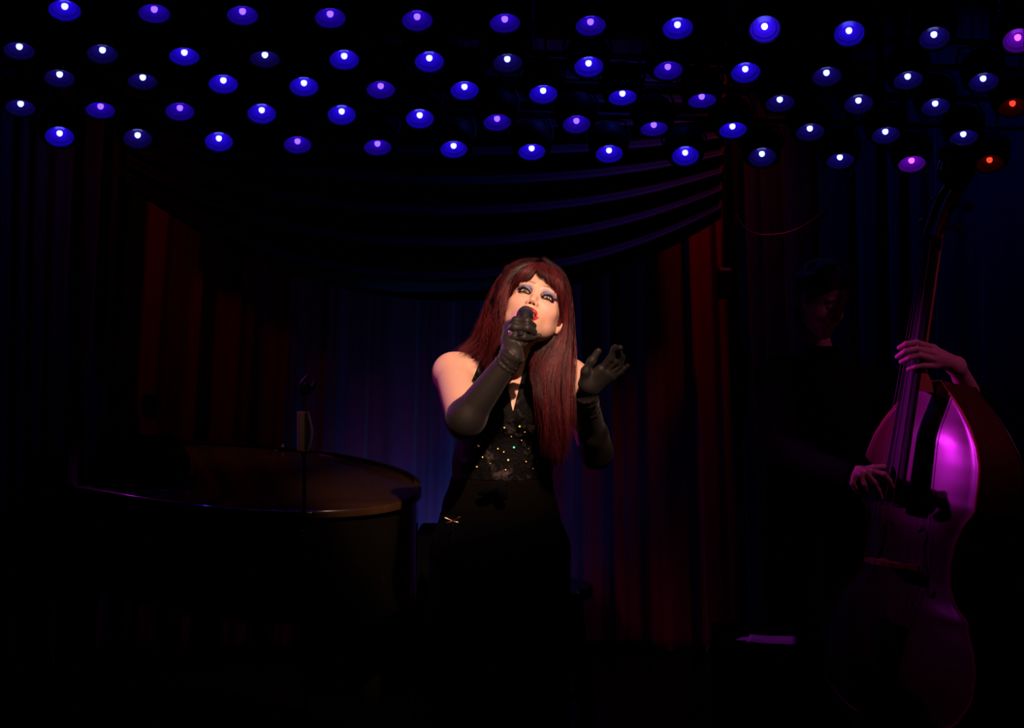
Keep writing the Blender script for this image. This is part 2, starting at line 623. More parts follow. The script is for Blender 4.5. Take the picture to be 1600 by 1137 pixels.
# ------------------------------------------------------------------ curtains
def drape(name, label, x0t, x1t, x0b, x1b, Y, ztop, zbot, folds, amp, m, seed, nx=360, nz=50, group=None):
    rnd = np.random.RandomState(seed)
    u = np.linspace(0, 1, nx)
    z = np.linspace(zbot, ztop, nz)
    # irregular fold phase
    ctrl = np.cumsum(rnd.uniform(0.35, 1.65, folds)); ctrl = np.concatenate([[0], ctrl]) / ctrl[-1]
    ph = np.interp(u, ctrl, np.arange(folds + 1)) * 2 * math.pi
    av = np.interp(u, ctrl, rnd.uniform(0.45, 1.3, folds + 1))
    V = np.zeros((nz, nx, 3))
    for j in range(nz):
        t = (ztop - z[j]) / (ztop - zbot)
        xa = x0t + (x0b - x0t) * t; xb = x1t + (x1b - x1t) * t
        sh = 0.25 * np.sin(2 * t + ctrl[1] * 9) * t
        c = np.cos(ph + sh)
        prof = np.sign(c) * np.abs(c)**0.7
        V[j, :, 0] = xa + (xb - xa) * u + amp * 0.35 * np.sin(ph * 1 + sh) * av
        V[j, :, 1] = Y + amp * prof * av * (0.6 + 0.4 * t) + 0.006 * np.sin(ph * 3.1 + 2 * t)
        V[j, :, 2] = z[j]
    i = (np.arange(nz - 1)[:, None] * nx + np.arange(nx - 1)[None]).ravel()
    f = np.stack([i, i + 1, i + nx + 1, i + nx], 1)
    o = mk(name, V.reshape(-1, 3), f, m)
    md = o.modifiers.new('thickness', 'SOLIDIFY'); md.thickness = 0.006
    tag(o, label, 'curtain', group)
    return o


YC = 6.32
w = 1 / 349.0
XL, XR = P(208, 290, YC)[0], P(1130, 340, YC)[0]
drape('stage_curtain', 'dark red velvet stage curtain in long folds behind the singer', XL, XR + 0.01, XL - 0.25, XR + 0.16, YC, 2.75, 0.004, 17, 0.038, M_CURT, 5)
drape('side_curtain', 'dark blue side curtain at the far left behind the piano', -2.95, XL - 0.02 + 0.06, -2.95, XL - 0.22 + 0.06, YC - 0.16, 3.0, 0.004, 9, 0.05, M_NAVY, 8, 240, group='dark blue side curtains')
drape('side_curtain', 'dark blue side curtain at the right behind the bass player', XR - 0.02, 3.1, XR + 0.12, 3.1, YC - 0.16, 3.0, 0.004, 15, 0.05, M_NAVY, 11, 320, group='dark blue side curtains')


def valance():
    nu, nv = 160, 150
    u = np.linspace(-1, 1, nu); V = np.zeros((nv, nu, 3))
    for j in range(nv):
        v = j / (nv - 1)
        yl = 60 + 230 * v; yr = 105 + 235 * v
        sag = 45 * v + 108 * v**1.6
        px = 663 + (464 + 10 * (1 - v)) * u
        shape = (1 - np.abs(u)**2.05)
        py = (yl + yr) / 2 + (yr - yl) / 2 * u + sag * shape
        ph = v * 2 * math.pi * 8.5 + 0.8 * np.sin(2.2 * u + 1) + 0.5 * u
        c = np.cos(ph)
        dep = 5.98 - 0.035 * (np.sign(c) * np.abs(c)**1.3) * (1.1 - 0.55 * np.abs(u)) + 0.05 * v - 0.06 * (1 - u * u) * v
        for i in range(nu):
            V[j, i] = P(px[i], py[i], dep[i])
    i = (np.arange(nv - 1)[:, None] * nu + np.arange(nu - 1)[None]).ravel()
    f = np.stack([i, i + nu, i + nu + 1, i + 1], 1)
    o = mk('swag_valance', V.reshape(-1, 3), f, M_BLKV)
    md = o.modifiers.new('thickness', 'SOLIDIFY'); md.thickness = 0.006
    tag(o, 'large black swagged valance draped in arcs above the red curtain', 'valance')


valance()

# ------------------------------------------------------------------ ceiling spotlights
ROWS = [
    [(101, 17, .66, 2), (241, 22, .6, 1), (379, 25, .62, 1), (516, 29, .64, 1), (652, 33, .67, 1), (789, 37, .63, 1), (923, 41, .66, 1), (1059, 45, .71, 2), (1195, 46, .87, 3), (1327, 53, .83, 2), (1460, 60, .73, 0), (1591, 64, .8, 4)],
    [(30, 80, .58, 0), (160, 85, .63, 0), (288, 89, .6, 2), (414, 93, .56, 0), (538, 94, .67, 2), (671, 97, .7, 2), (793, 99, .63, 0), (920, 105, .7, 2), (1044, 111, .63, 1), (1165, 114, .7, 2), (1292, 120, .66, 0), (1419, 126, .62, 0), (1537, 129, .65, 0)],
    [(93, 123, .6, 0), (223, 128, .55, 0), (349, 132, .65, 2), (475, 136, .67, 2), (595, 141, .62, 1), (726, 142, .65, 2), (849, 148, .65, 2), (973, 153, .55, 2), (1097, 158, .5, 1), (1219, 162, .6, 0), (1342, 163, .68, 0), (1462, 168, .62, 0), (1583, 168, .6, 5)],
    [(32, 169, .57, 0), (157, 173, .57, 1), (281, 175, .64, 1), (409, 178, .7, 2), (534, 180, .7, 2), (656, 186, .69, 2), (777, 192, .6, 1), (901, 195, .65, 1), (1022, 202, .52, 1), (1145, 204, .58, 2), (1266, 207, .62, 0), (1384, 212, .6, 0), (1506, 216, .57, 0)],
    [(93, 214, .72, 2), (215, 217, .7, 0), (342, 222, .7, 2), (465, 227, .63, 1), (590, 231, .58, 1), (709, 234, .63, 2), (831, 238, .6, 2), (952, 241, .65, 2), (1071, 244, .72, 2), (1191, 246, .7, 0), (1313, 252, .58, 0), (1425, 257, .6, 4), (1547, 256, .6, 5)],
]
ROWD = [4.80, 5.02, 5.14, 5.24, 5.36]
ORD = ['first', 'second', 'third', 'fourth', 'fifth', 'sixth', 'seventh', 'eighth', 'ninth', 'tenth', 'eleventh', 'twelfth', 'thirteenth']
ROWN = ['top row', 'second row from the top', 'middle row', 'fourth row from the top', 'lowest row']
BULB = [
    mat('bulb_white_dim_bowl', (0.1, 0.1, 0.2), 0.4, emit=(0.30, 0.36, 1.0), estr=3.2),
    mat('bulb_violet', (0.1, 0.1, 0.2), 0.4, emit=(0.12, 0.05, 1.0), estr=4.0),
    mat('bulb_white', (0.1, 0.1, 0.2), 0.4, emit=(0.13, 0.13, 1.0), estr=7.5),
    mat('bulb_white_bright', (0.1, 0.1, 0.2), 0.4, emit=(0.13, 0.13, 1.0), estr=11.0),
    mat('bulb_magenta', (0.1, 0.1, 0.2), 0.4, emit=(0.42, 0.05, 1.0), estr=4.5),
    mat('bulb_red', (0.2, 0.02, 0.01), 0.4, emit=(1.0, 0.03, 0.012), estr=2.4),
]
REFL = [
    mat('reflector_dark', (0.07, 0.02, 0.42), 0.30, noise=0.1, scale=30, spec=0.5),
    mat('reflector_violet', (0.30, 0.03, 1.0), 0.28, noise=0.1, scale=30, spec=0.6),
    mat('reflector_blue', (0.16, 0.02, 0.95), 0.28, noise=0.1, scale=30, spec=0.6),
    mat('reflector_blue_bright', (0.26, 0.03, 1.0), 0.28, noise=0.1, scale=30, spec=0.6),
    mat('reflector_magenta', (0.55, 0.06, 0.85), 0.28, noise=0.1, scale=30, spec=0.6),
    mat('reflector_red', (0.10, 0.01, 0.01), 0.3, noise=0.1, scale=30, spec=0.5),
]


def lamp_meshes():
    """lamp built round the origin, opening towards -Z"""
    R = 0.0505
    h = MB().lathe([(R + 0.001, 0.003), (R + 0.004, -0.002), (R + 0.012, 0.0), (R + 0.022, 0.012), (0.077, 0.035), (0.078, 0.07), (0.068, 0.105), (0.045, 0.128), (0.018, 0.135), (0.0005, 0.136)], 28)
    h.lathe([(R + 0.001, 0.003), (R + 0.001, 0.03), (0.0005, 0.032)], 28)
    r = MB()
    prof = []
    for t in np.linspace(1, 0, 9):
        prof.append((0.014 + (R - 0.014) * t, 0.002 + 0.024 * (1 - t**2.2)))
    prof2 = []
    for i, p in enumerate(prof):
        prof2.append(p)
        if i in (2, 4, 5): prof2.append((p[0] - 0.0020, p[1] + 0.0002))   # moulded rings of the reflector
    r.lathe(prof2, 32)
    r.lathe([(0.014, 0.024), (0.0125, 0.024), (0.0005, 0.0245)], 24)
    b = MB()
    b.lathe([(0.0112 * math.cos(a), 0.020 - 0.0125 * math.sin(a)) for a in np.linspace(-0.3, math.pi / 2 - 0.03, 8)], 18)
    y = MB()
    y.tube([(-0.08, 0, 0.06), (-0.086, 0, 0.10), (-0.07, 0, 0.165), (0, 0, 0.18), (0.07, 0, 0.165), (0.086, 0, 0.10), (0.08, 0, 0.06)], 0.005, 6)
    return h, r, b, y


LH, LR, LB, LY = lamp_meshes()


def base_mesh(mb, name, m, deg=50):
    me = bpy.data.meshes.new(name)
    me.from_pydata(mb.v, [], mb.f); me.update()
    me.polygons.foreach_set('use_smooth', [True] * len(me.polygons))
    me.set_sharp_from_angle(angle=math.radians(deg))
    me.materials.append(m)
    return me


ME_H = base_mesh(LH, 'housing', M_LAMPB); ME_Y = base_mesh(LY, 'yoke', M_LAMPB)
ME_R = [base_mesh(LR, 'reflector', m, 70) for m in REFL]
ME_B = [base_mesh(LB, 'bulb', m) for m in BULB]


def child(name, me, parent):
    o = bpy.data.objects.new(name, me)
    COL.objects.link(o); o.parent = parent
    return o


for ri, row in enumerate(ROWS):
    tops = []
    for ci, (px, py, asp, kd) in enumerate(row):
        Y = ROWD[ri] * (1 + 0.05 * (px / 1600 - 0.5))
        c = P(px, py, Y)
        vdir = V3(0, 0, CAM_H) - c; vdir /= np.linalg.norm(vdir)
        rt = np.cross(V3(0, 0, 1), -vdir); rt = np.cross(vdir, V3(0, 0, 1)); rt /= np.linalg.norm(rt)
        if rt[0] < 0: rt = -rt
        dn = -np.cross(rt, -vdir); dn = dn if dn[2] < 0 else -dn
        be = math.radians(-3 + 12 * px / 1600)
        per = math.cos(be) * dn + math.sin(be) * rt
        n = asp * vdir + math.sqrt(1 - asp * asp) * per          # facing direction of the opening
        colr = {5: 'small red-glowing', 4: 'magenta-glowing'}.get(kd, 'blue-glowing')
        lab = '%s round ceiling spotlight, %s from the left in the %s' % (colr, ORD[ci], ROWN[ri])
        t = thing('ceiling_spotlight', lab, 'spotlight', c, 'round spotlights in five rows under the ceiling')
        t.rotation_mode = 'QUATERNION'
        zt = Vector(-n); yt = Vector((0, 0, 1)); xt = yt.cross(zt).normalized(); yt = zt.cross(xt)
        t.rotation_quaternion = Matrix((xt, yt, zt)).transposed().to_quaternion()
        child('housing', ME_H, t)
        child('reflector', ME_R[kd], t)
        child('bulb', ME_B[kd], t)
        child('yoke', ME_Y, t)
        tops.append(c - n * 0.18)
    rail = thing('lighting_rail', 'black steel lighting rail carrying the %s of spotlights' % ROWN[ri], 'rail', (0, tops[0][1], 4.8), 'black rails of the spotlight rig')
    a, b = tops[0], tops[-1]
    tt = np.array(tops)
    # straight rail fitted through the yokes
    A = np.stack([tt[:, 0], np.ones(len(tt))], 1)
    sy = np.linalg.lstsq(A, tt[:, 1], rcond=None)[0]; sz = np.linalg.lstsq(A, tt[:, 2], rcond=None)[0]
    xa, xb = tt[0, 0] - 0.25, tt[-1, 0] + 0.25
    f3 = lambda x: V3(x, sy[0] * x + sy[1], sz[0] * x + sz[1] + 0.01)
    MB().tube([f3(xa), f3(xb)], 0.012, 10).build('pipe', M_LAMPB, rail)
    for x in np.linspace(xa + 0.2, xb - 0.2, 5):
        p = f3(x)
        MB().tube([p, V3(p[0], p[1], 4.8)], 0.005, 6).build('hanger', M_LAMPB, rail)

# ------------------------------------------------------------------ grand piano
def grand_piano():
    zt = 1.0
    far = [(110, 686), (200, 688), (300, 692.5), (400, 699), (500, 709), (570, 722), (615, 734), (645, 747), (659, 760), (652, 772), (628, 783), (595, 790), (560, 794), (500, 797), (430, 797), (360, 793), (300, 787), (240, 779), (170, 768), (100, 758)]
    pl = np.array([G(x, y, zt)[:2] for x, y in far])
    pl = np.concatenate([catmull(np.c_[pl, np.zeros(len(pl))], 90)[:, :2]])
    if np.sum(pl[:, 0] * np.roll(pl[:, 1], -1) - np.roll(pl[:, 0], -1) * pl[:, 1]) < 0: pl = pl[::-1]
    c = pl.mean(0)
    t = thing('grand_piano', 'polished black grand piano, lid closed, tail pointing to the singer', 'piano', (c[0], c[1], 0))
    MB().prism(pl, zt - 0.022, zt, 0.008).build('lid', mat('lacquer_lid_painted_sheen', (0.034, 0.016, 0.006), 0.2, noise=0.4, scale=6, stretch=(1, 5, 1), spec=0.5, coat=0.5), t, True, 25)  # black lacquer lid, its warm sheen put into a brown base colour
    bead_path = catmull([G(x, y - 4.5, zt + 0.012) * V3(1, 1, 0) + V3(0, 0, zt + 0.004) for x, y in ((285, 692), (340, 695.5), (400, 699.5), (500, 709.5), (570, 722), (612, 733), (640, 744), (652, 753))], 60)
    rb = MB().tube([p + V3(0, 0.0, 0.0) for p in bead_path], 0.0105, 10)
    rb.build('added_glint_bead', M_PIANO, t)  # bead a closed lid does not have, added to catch glints
    # the case is set in a little under the lid
    ins = []
    for p in pl:
        d = c - p; d /= np.linalg.norm(d)
        ins.append(p + d * 0.018)
    ins = np.array(ins)
    MB().prism(ins, zt - 0.33, zt - 0.024).build('case', M_PIANO, t, True, 25)
    A = G(100, 758, zt); B = G(110, 686, zt)         # keyboard end
    ed = (B - A) / np.linalg.norm(B - A); W = np.linalg.norm(B - A)
    out = V3(-ed[1], ed[0], 0)
    if out[0] > 0: out = -out
    R = np.stack([ed, out, V3(0, 0, 1)], 1)
    # keybed and cheeks
    MB().box((0, -0.02, 0.62), (W, 0.24, 0.70), R, (A[0], A[1], 0), 0.006).build('keybed', M_PIANO, t)
    for s in (0.0, W - 0.06):
        MB().box((s, -0.02, 0.70), (s + 0.06, 0.20, 0.93), R, (A[0], A[1], 0), 0.02).build('cheek', M_PIANO, t)
    MB().box((0.06, -0.03, 0.74), (W - 0.06, 0.0, 0.96), R, (A[0], A[1], 0), 0.004).build('fallboard', M_PIANO, t)
    nk = 36
    kw = (W - 0.14) / nk
    wk = MB().box((0, 0.005, 0.70), (kw - 0.0015, 0.155, 0.722), R, (0, 0, 0), 0.002)
    wme = base_mesh(wk, 'white_key', M_IVORY)
    bk = MB().box((0, 0.005, 0.722), (0.012, 0.10, 0.735), R, (0, 0, 0), 0.002)
    bme = base_mesh(bk, 'black_key', M_EBONY)
    for i in range(nk):
        p = A + ed * (0.07 + i * kw)
        o = child('white_key', wme, t); o.location = (p[0] - c[0], p[1] - c[1], 0)
        if i % 7 in (0, 1, 3, 4, 5):
            p = A + ed * (0.07 + (i + 1) * kw - 0.006)
            o = child('black_key', bme, t); o.location = (p[0] - c[0], p[1] - c[1], 0)
    # folded front flap and music desk
    MB().box((0.0, -0.42, zt + 0.001), (W, -0.04, zt + 0.022), R, (A[0], A[1], 0), 0.005).build('front_flap', M_PIANO, t)
    ds = MB()
    ds.box((0.02, -0.40, zt + 0.022), (W * 0.97, -0.075, zt + 0.085), R, (A[0], A[1], 0), 0.012)
    ds.box((0.05, -0.37, zt + 0.085), (W * 0.95, -0.10, zt + 0.150), R, (A[0], A[1], 0), 0.02)
    ds.build('music_desk', M_PIANO, t)
    for (x, y) in ((A + ed * 0.14 - out * 0.05)[:2], (A + ed * (W - 0.14) - out * 0.05)[:2], (G(600, 762, zt)[:2] + V3(-0.05, 0.03, 0)[:2])):
        l = MB().lathe([(0.055, 0.68), (0.062, 0.62), (0.045, 0.57), (0.038, 0.35), (0.03, 0.14), (0.035, 0.12), (0.03, 0.07), (0.012, 0.06)], 14, (x, y, 0))
        lg = l.build('leg', M_PIANO, t)
        MB().tube([(x - 0.012, y, 0.03), (x + 0.012, y, 0.03)], 0.03, 14).build('caster', M_CHROME, lg)
    ly = A + ed * (W / 2) - out * 0.35
    lb = MB()
    lb.box((-0.06, -0.05, 0.20), (0.06, 0.05, 0.25), R, (ly[0], ly[1], 0), 0.005)
    for s in (-0.045, 0.045):
        lb.tube([ly * V3(1, 1, 0) + ed * s + V3(0, 0, 0.25), ly * V3(1, 1, 0) + ed * s + V3(0, 0, 0.68)], 0.012, 8)
    lyo = lb.build('pedal_lyre', M_PIANO, t)
    for s in (-0.035, 0, 0.035):
        q = ly * V3(1, 1, 0) + ed * s
        MB().tube([q + V3(0, 0, 0.222), q + out * 0.07 + V3(0, 0, 0.215), q + out * 0.13 + V3(0, 0, 0.20)], [0.006, 0.009, 0.011], 8).build('pedal', M_CHROME, lyo)
    # small things on the piano
    q = G(438, 703, zt)
    cd = MB().prism([(q[0] - 0.022, q[1] - 0.002), (q[0] + 0.014, q[1] - 0.006), (q[0] + 0.016, q[1] + 0.02), (q[0] - 0.02, q[1] + 0.024)], zt + 0.0005, zt + 0.003)
    cd.add([(q[0] - 0.006, q[1], zt + 0.003), (q[0] + 0.014, q[1] - 0.004, zt + 0.003), (q[0] + 0.013, q[1] + 0.004, zt + 0.028)], [(0, 1, 2), (2, 1, 0)])
    tag(cd.build('folded_card', M_PAPER, None, False), 'small folded white card standing on the piano lid', 'card')
    dd = A + ed * (W * 0.86) - out * 0.32
    mb = MB().box((-0.055, -0.03, 0), (0.055, 0.03, 0.055), R, (dd[0], dd[1], zt + 0.1502), 0.006)
    o = thing('black_box', 'small black box standing on top of the piano music desk', 'box', (dd[0], dd[1], zt + 0.1502))
    mb.build('shell', M_BLKM, o)
    MB().box((-0.058, 0.0, 0.008), (-0.0552, 0.004, 0.030), R, (dd[0], dd[1], zt + 0.1502)).build('brass_edge', mat('brass', (0.7, 0.4, 0.12), 0.35, 1.0), o)
    return t


grand_piano()


def cabinet(name, label, px0, px1, pyt, Y, depth, cat='loudspeaker', woofers=1, zbot=0.0):
    a, b = P(px0, pyt, Y), P(px1, pyt, Y)
    zt = a[2]
    t = thing(name, label, cat, ((a[0] + b[0]) / 2, Y + depth / 2, zbot))
    MB().box((a[0], Y, zbot), (b[0], Y + depth, zt), bev=0.012).build('cabinet', M_CLOTH, t, False)
    wd_ = b[0] - a[0]
    MB().box((a[0] + 0.025, Y - 0.012, zbot + 0.03), (b[0] - 0.025, Y + 0.001, zt - 0.03), bev=0.005).build('grille', M_CLOTH, t, False)
    MB().box(((a[0] + b[0]) / 2 - 0.07, Y + depth * 0.45, zt - 0.004), ((a[0] + b[0]) / 2 + 0.07, Y + depth * 0.6, zt + 0.012), bev=0.004).build('handle', M_BLKM, t, False)
    return t


cabinet('loudspeaker', 'tall black loudspeaker cabinet under the tail of the piano', 467, 644, 800, 5.65, 0.36)
cabinet('equipment_case', 'low black equipment case on the floor behind the singer', 648, 770, 838, 5.55, 0.35, 'case')
cabinet('bass_amplifier', 'low black amplifier cabinet on the floor left of the bass', 1130, 1290, 1003, 4.35, 0.28, 'amplifier')


# sheet on the amplifier
def sheets():
    z = P(1130, 1003, 4.35)[2] + 0.0135
    a, b, c, d = G(1166, 1003.5, z), G(1245, 1006.5, z), G(1244, 994, z), G(1172, 993, z)
    q = MB()
    n = 10
    for k, (p0, p1, p2, p3) in enumerate([(a, b, c, d)]):
        for i in range(n + 1):
            t = i / n
            lo_ = p0 + (p1 - p0) * t; hi_ = p3 + (p2 - p3) * t
            cu = 0.012 * max(0, 0.35 - t)**1.0 * (1 if t < 0.35 else 0)
            q.v.extend([tuple(lo_ + V3(0, 0, cu)), tuple(hi_ + V3(0, 0, cu + 0.001))])
        q.f.extend([(2 * i, 2 * i + 2, 2 * i + 3, 2 * i + 1) for i in range(n)])
    o = q.build('sheet_of_paper', M_PAPER)
    o.modifiers.new('thickness', 'SOLIDIFY').thickness = 0.0015
    tag(o, 'white paper sheet lit violet, lying on the low black amplifier', 'paper')
    a, b, c, d = G(1148, 1000, z), G(1166, 1001, z), G(1170, 995, z), G(1160, 995.5, z)
    o = mk('paper_scrap', [a, b, c, d, a + V3(0, 0, .0015), b + V3(0, 0, .0015), c + V3(0, 0, .0015), d + V3(0, 0, .0015)],
           [(3, 2, 1, 0), (4, 5, 6, 7), (0, 1, 5, 4), (1, 2, 6, 5), (2, 3, 7, 6), (3, 0, 4, 7)], M_PAPER, None, False)
    tag(o, 'small dark-lit paper corner left of the violet sheet', 'paper')


sheets()


# ------------------------------------------------------------------ microphone stand
def mic_stand():
    Y = 3.7
    b = P(475, 700, Y)
    x, y = b[0], Y
    zz = lambda py: P(475, py, Y)[2]
    t = thing('microphone_stand', 'straight microphone stand with empty clip, in front of the piano', 'stand', (x, y, 0))
    MB().lathe([(0.0, 0.0), (0.13, 0.0), (0.132, 0.008), (0.12, 0.018), (0.03, 0.026), (0.014, 0.05), (0.012, 0.06)], 32, (x, y, 0)).build('base', M_BLKM, t)
    MB().tube([(x, y, 0.05), (x, y, zz(835))], 0.0075, 12).build('lower_pole', M_BLKM, t)
    MB().lathe([(0.0078, 0), (0.0098, 0.001), (0.0098, 0.009), (0.0078, 0.010)], 16, (x, y, zz(834))).build('ring', M_CHROME, t)
    MB().tube([(x, y, zz(828)), (x, y, zz(712))], 0.0048, 12).build('upper_pole', M_BLKM, t)
    MB().tube([(x, y, zz(712)), (x, y, zz(704))], 0.0075, 12).build('collar', M_CHROME, t)
    # clutch grip : ribbed barrel at left, bowed lever at right
    g = MB()
    prof = []
    for i in range(25):
        u = i / 24
        prof.append((0.0115 + (0.0012 if i % 2 else 0), zz(704) + (zz(643) - zz(704)) * u))
    prof = [(0.004, zz(705))] + prof + [(0.004, zz(642))]
    g.lathe(prof, 16, (x - 0.006, y, 0))
    grip = g.build('grip', M_GRIPW, t)
    MB().box((x - 0.001, y - 0.008, zz(702)), (x + 0.012, y + 0.008, zz(645)), bev=0.002).build('grip_core', mat('dark_purple_rubber', (0.05, 0.025, 0.04), 0.5), t)
    lv = catmull([V3(x + 0.010, y, zz(643)), V3(x + 0.0135, y, zz(650)), V3(x + 0.021, y, zz(668)), V3(x + 0.021, y, zz(682)), V3(x + 0.0155, y, zz(697)), V3(x + 0.010, y, zz(704))], 16)
    MB().tube(lv, 0.0038, 8).build('lever', M_GRIPW, t)
    MB().tube([(x, y, zz(642)), (x + 0.001, y, zz(628)), (x + 0.003, y, zz(616))], [0.004, 0.0042, 0.0055], 12).build('neck', M_CHROME, t)
    # clip
    c0, c1 = P(473, 614, Y), P(488, 590, Y)
    cl = MB()
    R0 = c1 - c0
    d = R0 / np.linalg.norm(R0)
    side = np.cross(d, V3(0, 1, 0))
    for s in (-1, 1):
        path = [c0 + V3(0.002, 0, -0.004), c0 + side * 0.010 * s + d * 0.006, c0 + side * 0.0145 * s + d * 0.022, c0 + side * 0.012 * s + d * 0.046]
        cl.tube(catmull(path, 8), [0.005, 0.0055, 0.006, 0.006, 0.006, 0.0055, 0.005, 0.004], 8)
    cl.tube([c0 - d * 0.004, c0 + d * 0.012, c0 + d * 0.028], [0.008, 0.0135, 0.0135], 10)
    cl.build('clip', M_BLKM, t)
    return t


mic_stand()


# ------------------------------------------------------------------ stool
def stool():
    Y = 4.75
    a, b = P(858, 924, Y), P(930, 924, Y)
    zt = a[2]; r = (b[0] - a[0]) / 2 + 0.06
    cx, cy = b[0] - r, Y + 0.12
    t = thing('bar_stool', 'dark wooden stool with slanted legs standing behind the singer', 'stool', (cx, cy, 0))
    MB().lathe([(0.0005, zt - 0.042), (r - 0.012, zt - 0.042), (r, zt - 0.034), (r, zt - 0.008), (r - 0.010, zt), (0.0005, zt - 0.004)], 40, (cx, cy, 0)).build('seat', M_PIANO, t)
    for k in range(4):
        an = math.pi / 4 + k * math.pi / 2
        u = V3(math.cos(an), math.sin(an), 0)
        p0 = V3(cx, cy, zt - 0.04) + u * (r - 0.05); p1 = V3(cx, cy, 0) + u * (r + 0.06)
        w0 = 0.022
        side = V3(-u[1], u[0], 0)
        v = []
        for p in (p1, p0):
            for sx, sy in ((-1, -1), (1, -1), (1, 1), (-1, 1)):
                v.append(p + side * sx * w0 + u * sy * w0)
        mk('leg', v, [(3, 2, 1, 0), (4, 5, 6, 7), (0, 1, 5, 4), (1, 2, 6, 5), (2, 3, 7, 6), (3, 0, 4, 7)], M_EBONY, t, False)
    for k in range(4):
        an = math.pi / 4 + k * math.pi / 2; an2 = an + math.pi / 2
        for zz in (0.24,):
            f = 1 - zz / zt
            rr = r - 0.05 + 0.11 * f
            MB().tube([(cx + rr * math.cos(an), cy + rr * math.sin(an), zz), (cx + rr * math.cos(an2), cy + rr * math.sin(an2), zz)], 0.011, 8).build('rung', M_WOOD, t)


stool()


# ------------------------------------------------------------------ small wall things at the right of the curtain
def little_things():
    c = P(1131, 442, 6.05)
    t = thing('small_loudspeaker', 'small black loudspeaker hanging at the right edge of the red curtain', 'loudspeaker', (c[0], c[1], c[2]))
    MB().box((c[0] - 0.035, c[1] - 0.05, c[2] - 0.07), (c[0] + 0.035, c[1] + 0.05, c[2] + 0.065), bev=0.012).build('cabinet', M_BLKM, t)
    MB().tube([(c[0], c[1], c[2] + 0.06), (c[0], c[1], 4.8)], 0.006, 8).build('hanger', M_BLKM, t)
    pts = [P(1420, 140, 6.1) * V3(1, 1, 0) + V3(0, 0, 4.8), P(1420, 60, 6.1)] + [P(x, y, 6.1) for x, y in ((1400, 160), (1360, 215), (1320, 285), (1296, 320), (1265, 347), (1235, 362), (1205, 367), (1178, 365), (1160, 352), (1150, 335))]
    o = MB().tube(catmull(pts, 70), 0.0045, 6).build('hanging_cable', mat('blue_black_cable', (0.05, 0.05, 0.08), 0.4))
    tag(o, 'thin cable hanging in a long loop over the right side curtain', 'cable')


little_things()


# ------------------------------------------------------------------ heads
def rotm(roll, yaw, pitch):
    r, y, p = map(math.radians, (roll, yaw, pitch))
    Ry = np.array([[math.cos(r), 0, math.sin(r)], [0, 1, 0], [-math.sin(r), 0, math.cos(r)]])
    Rz = np.array([[math.cos(y), -math.sin(y), 0], [math.sin(y), math.cos(y), 0], [0, 0, 1]])
    Rx = np.array([[1, 0, 0], [0, math.cos(p), -math.sin(p)], [0, math.sin(p), math.cos(p)]])
    return Ry @ Rz @ Rx


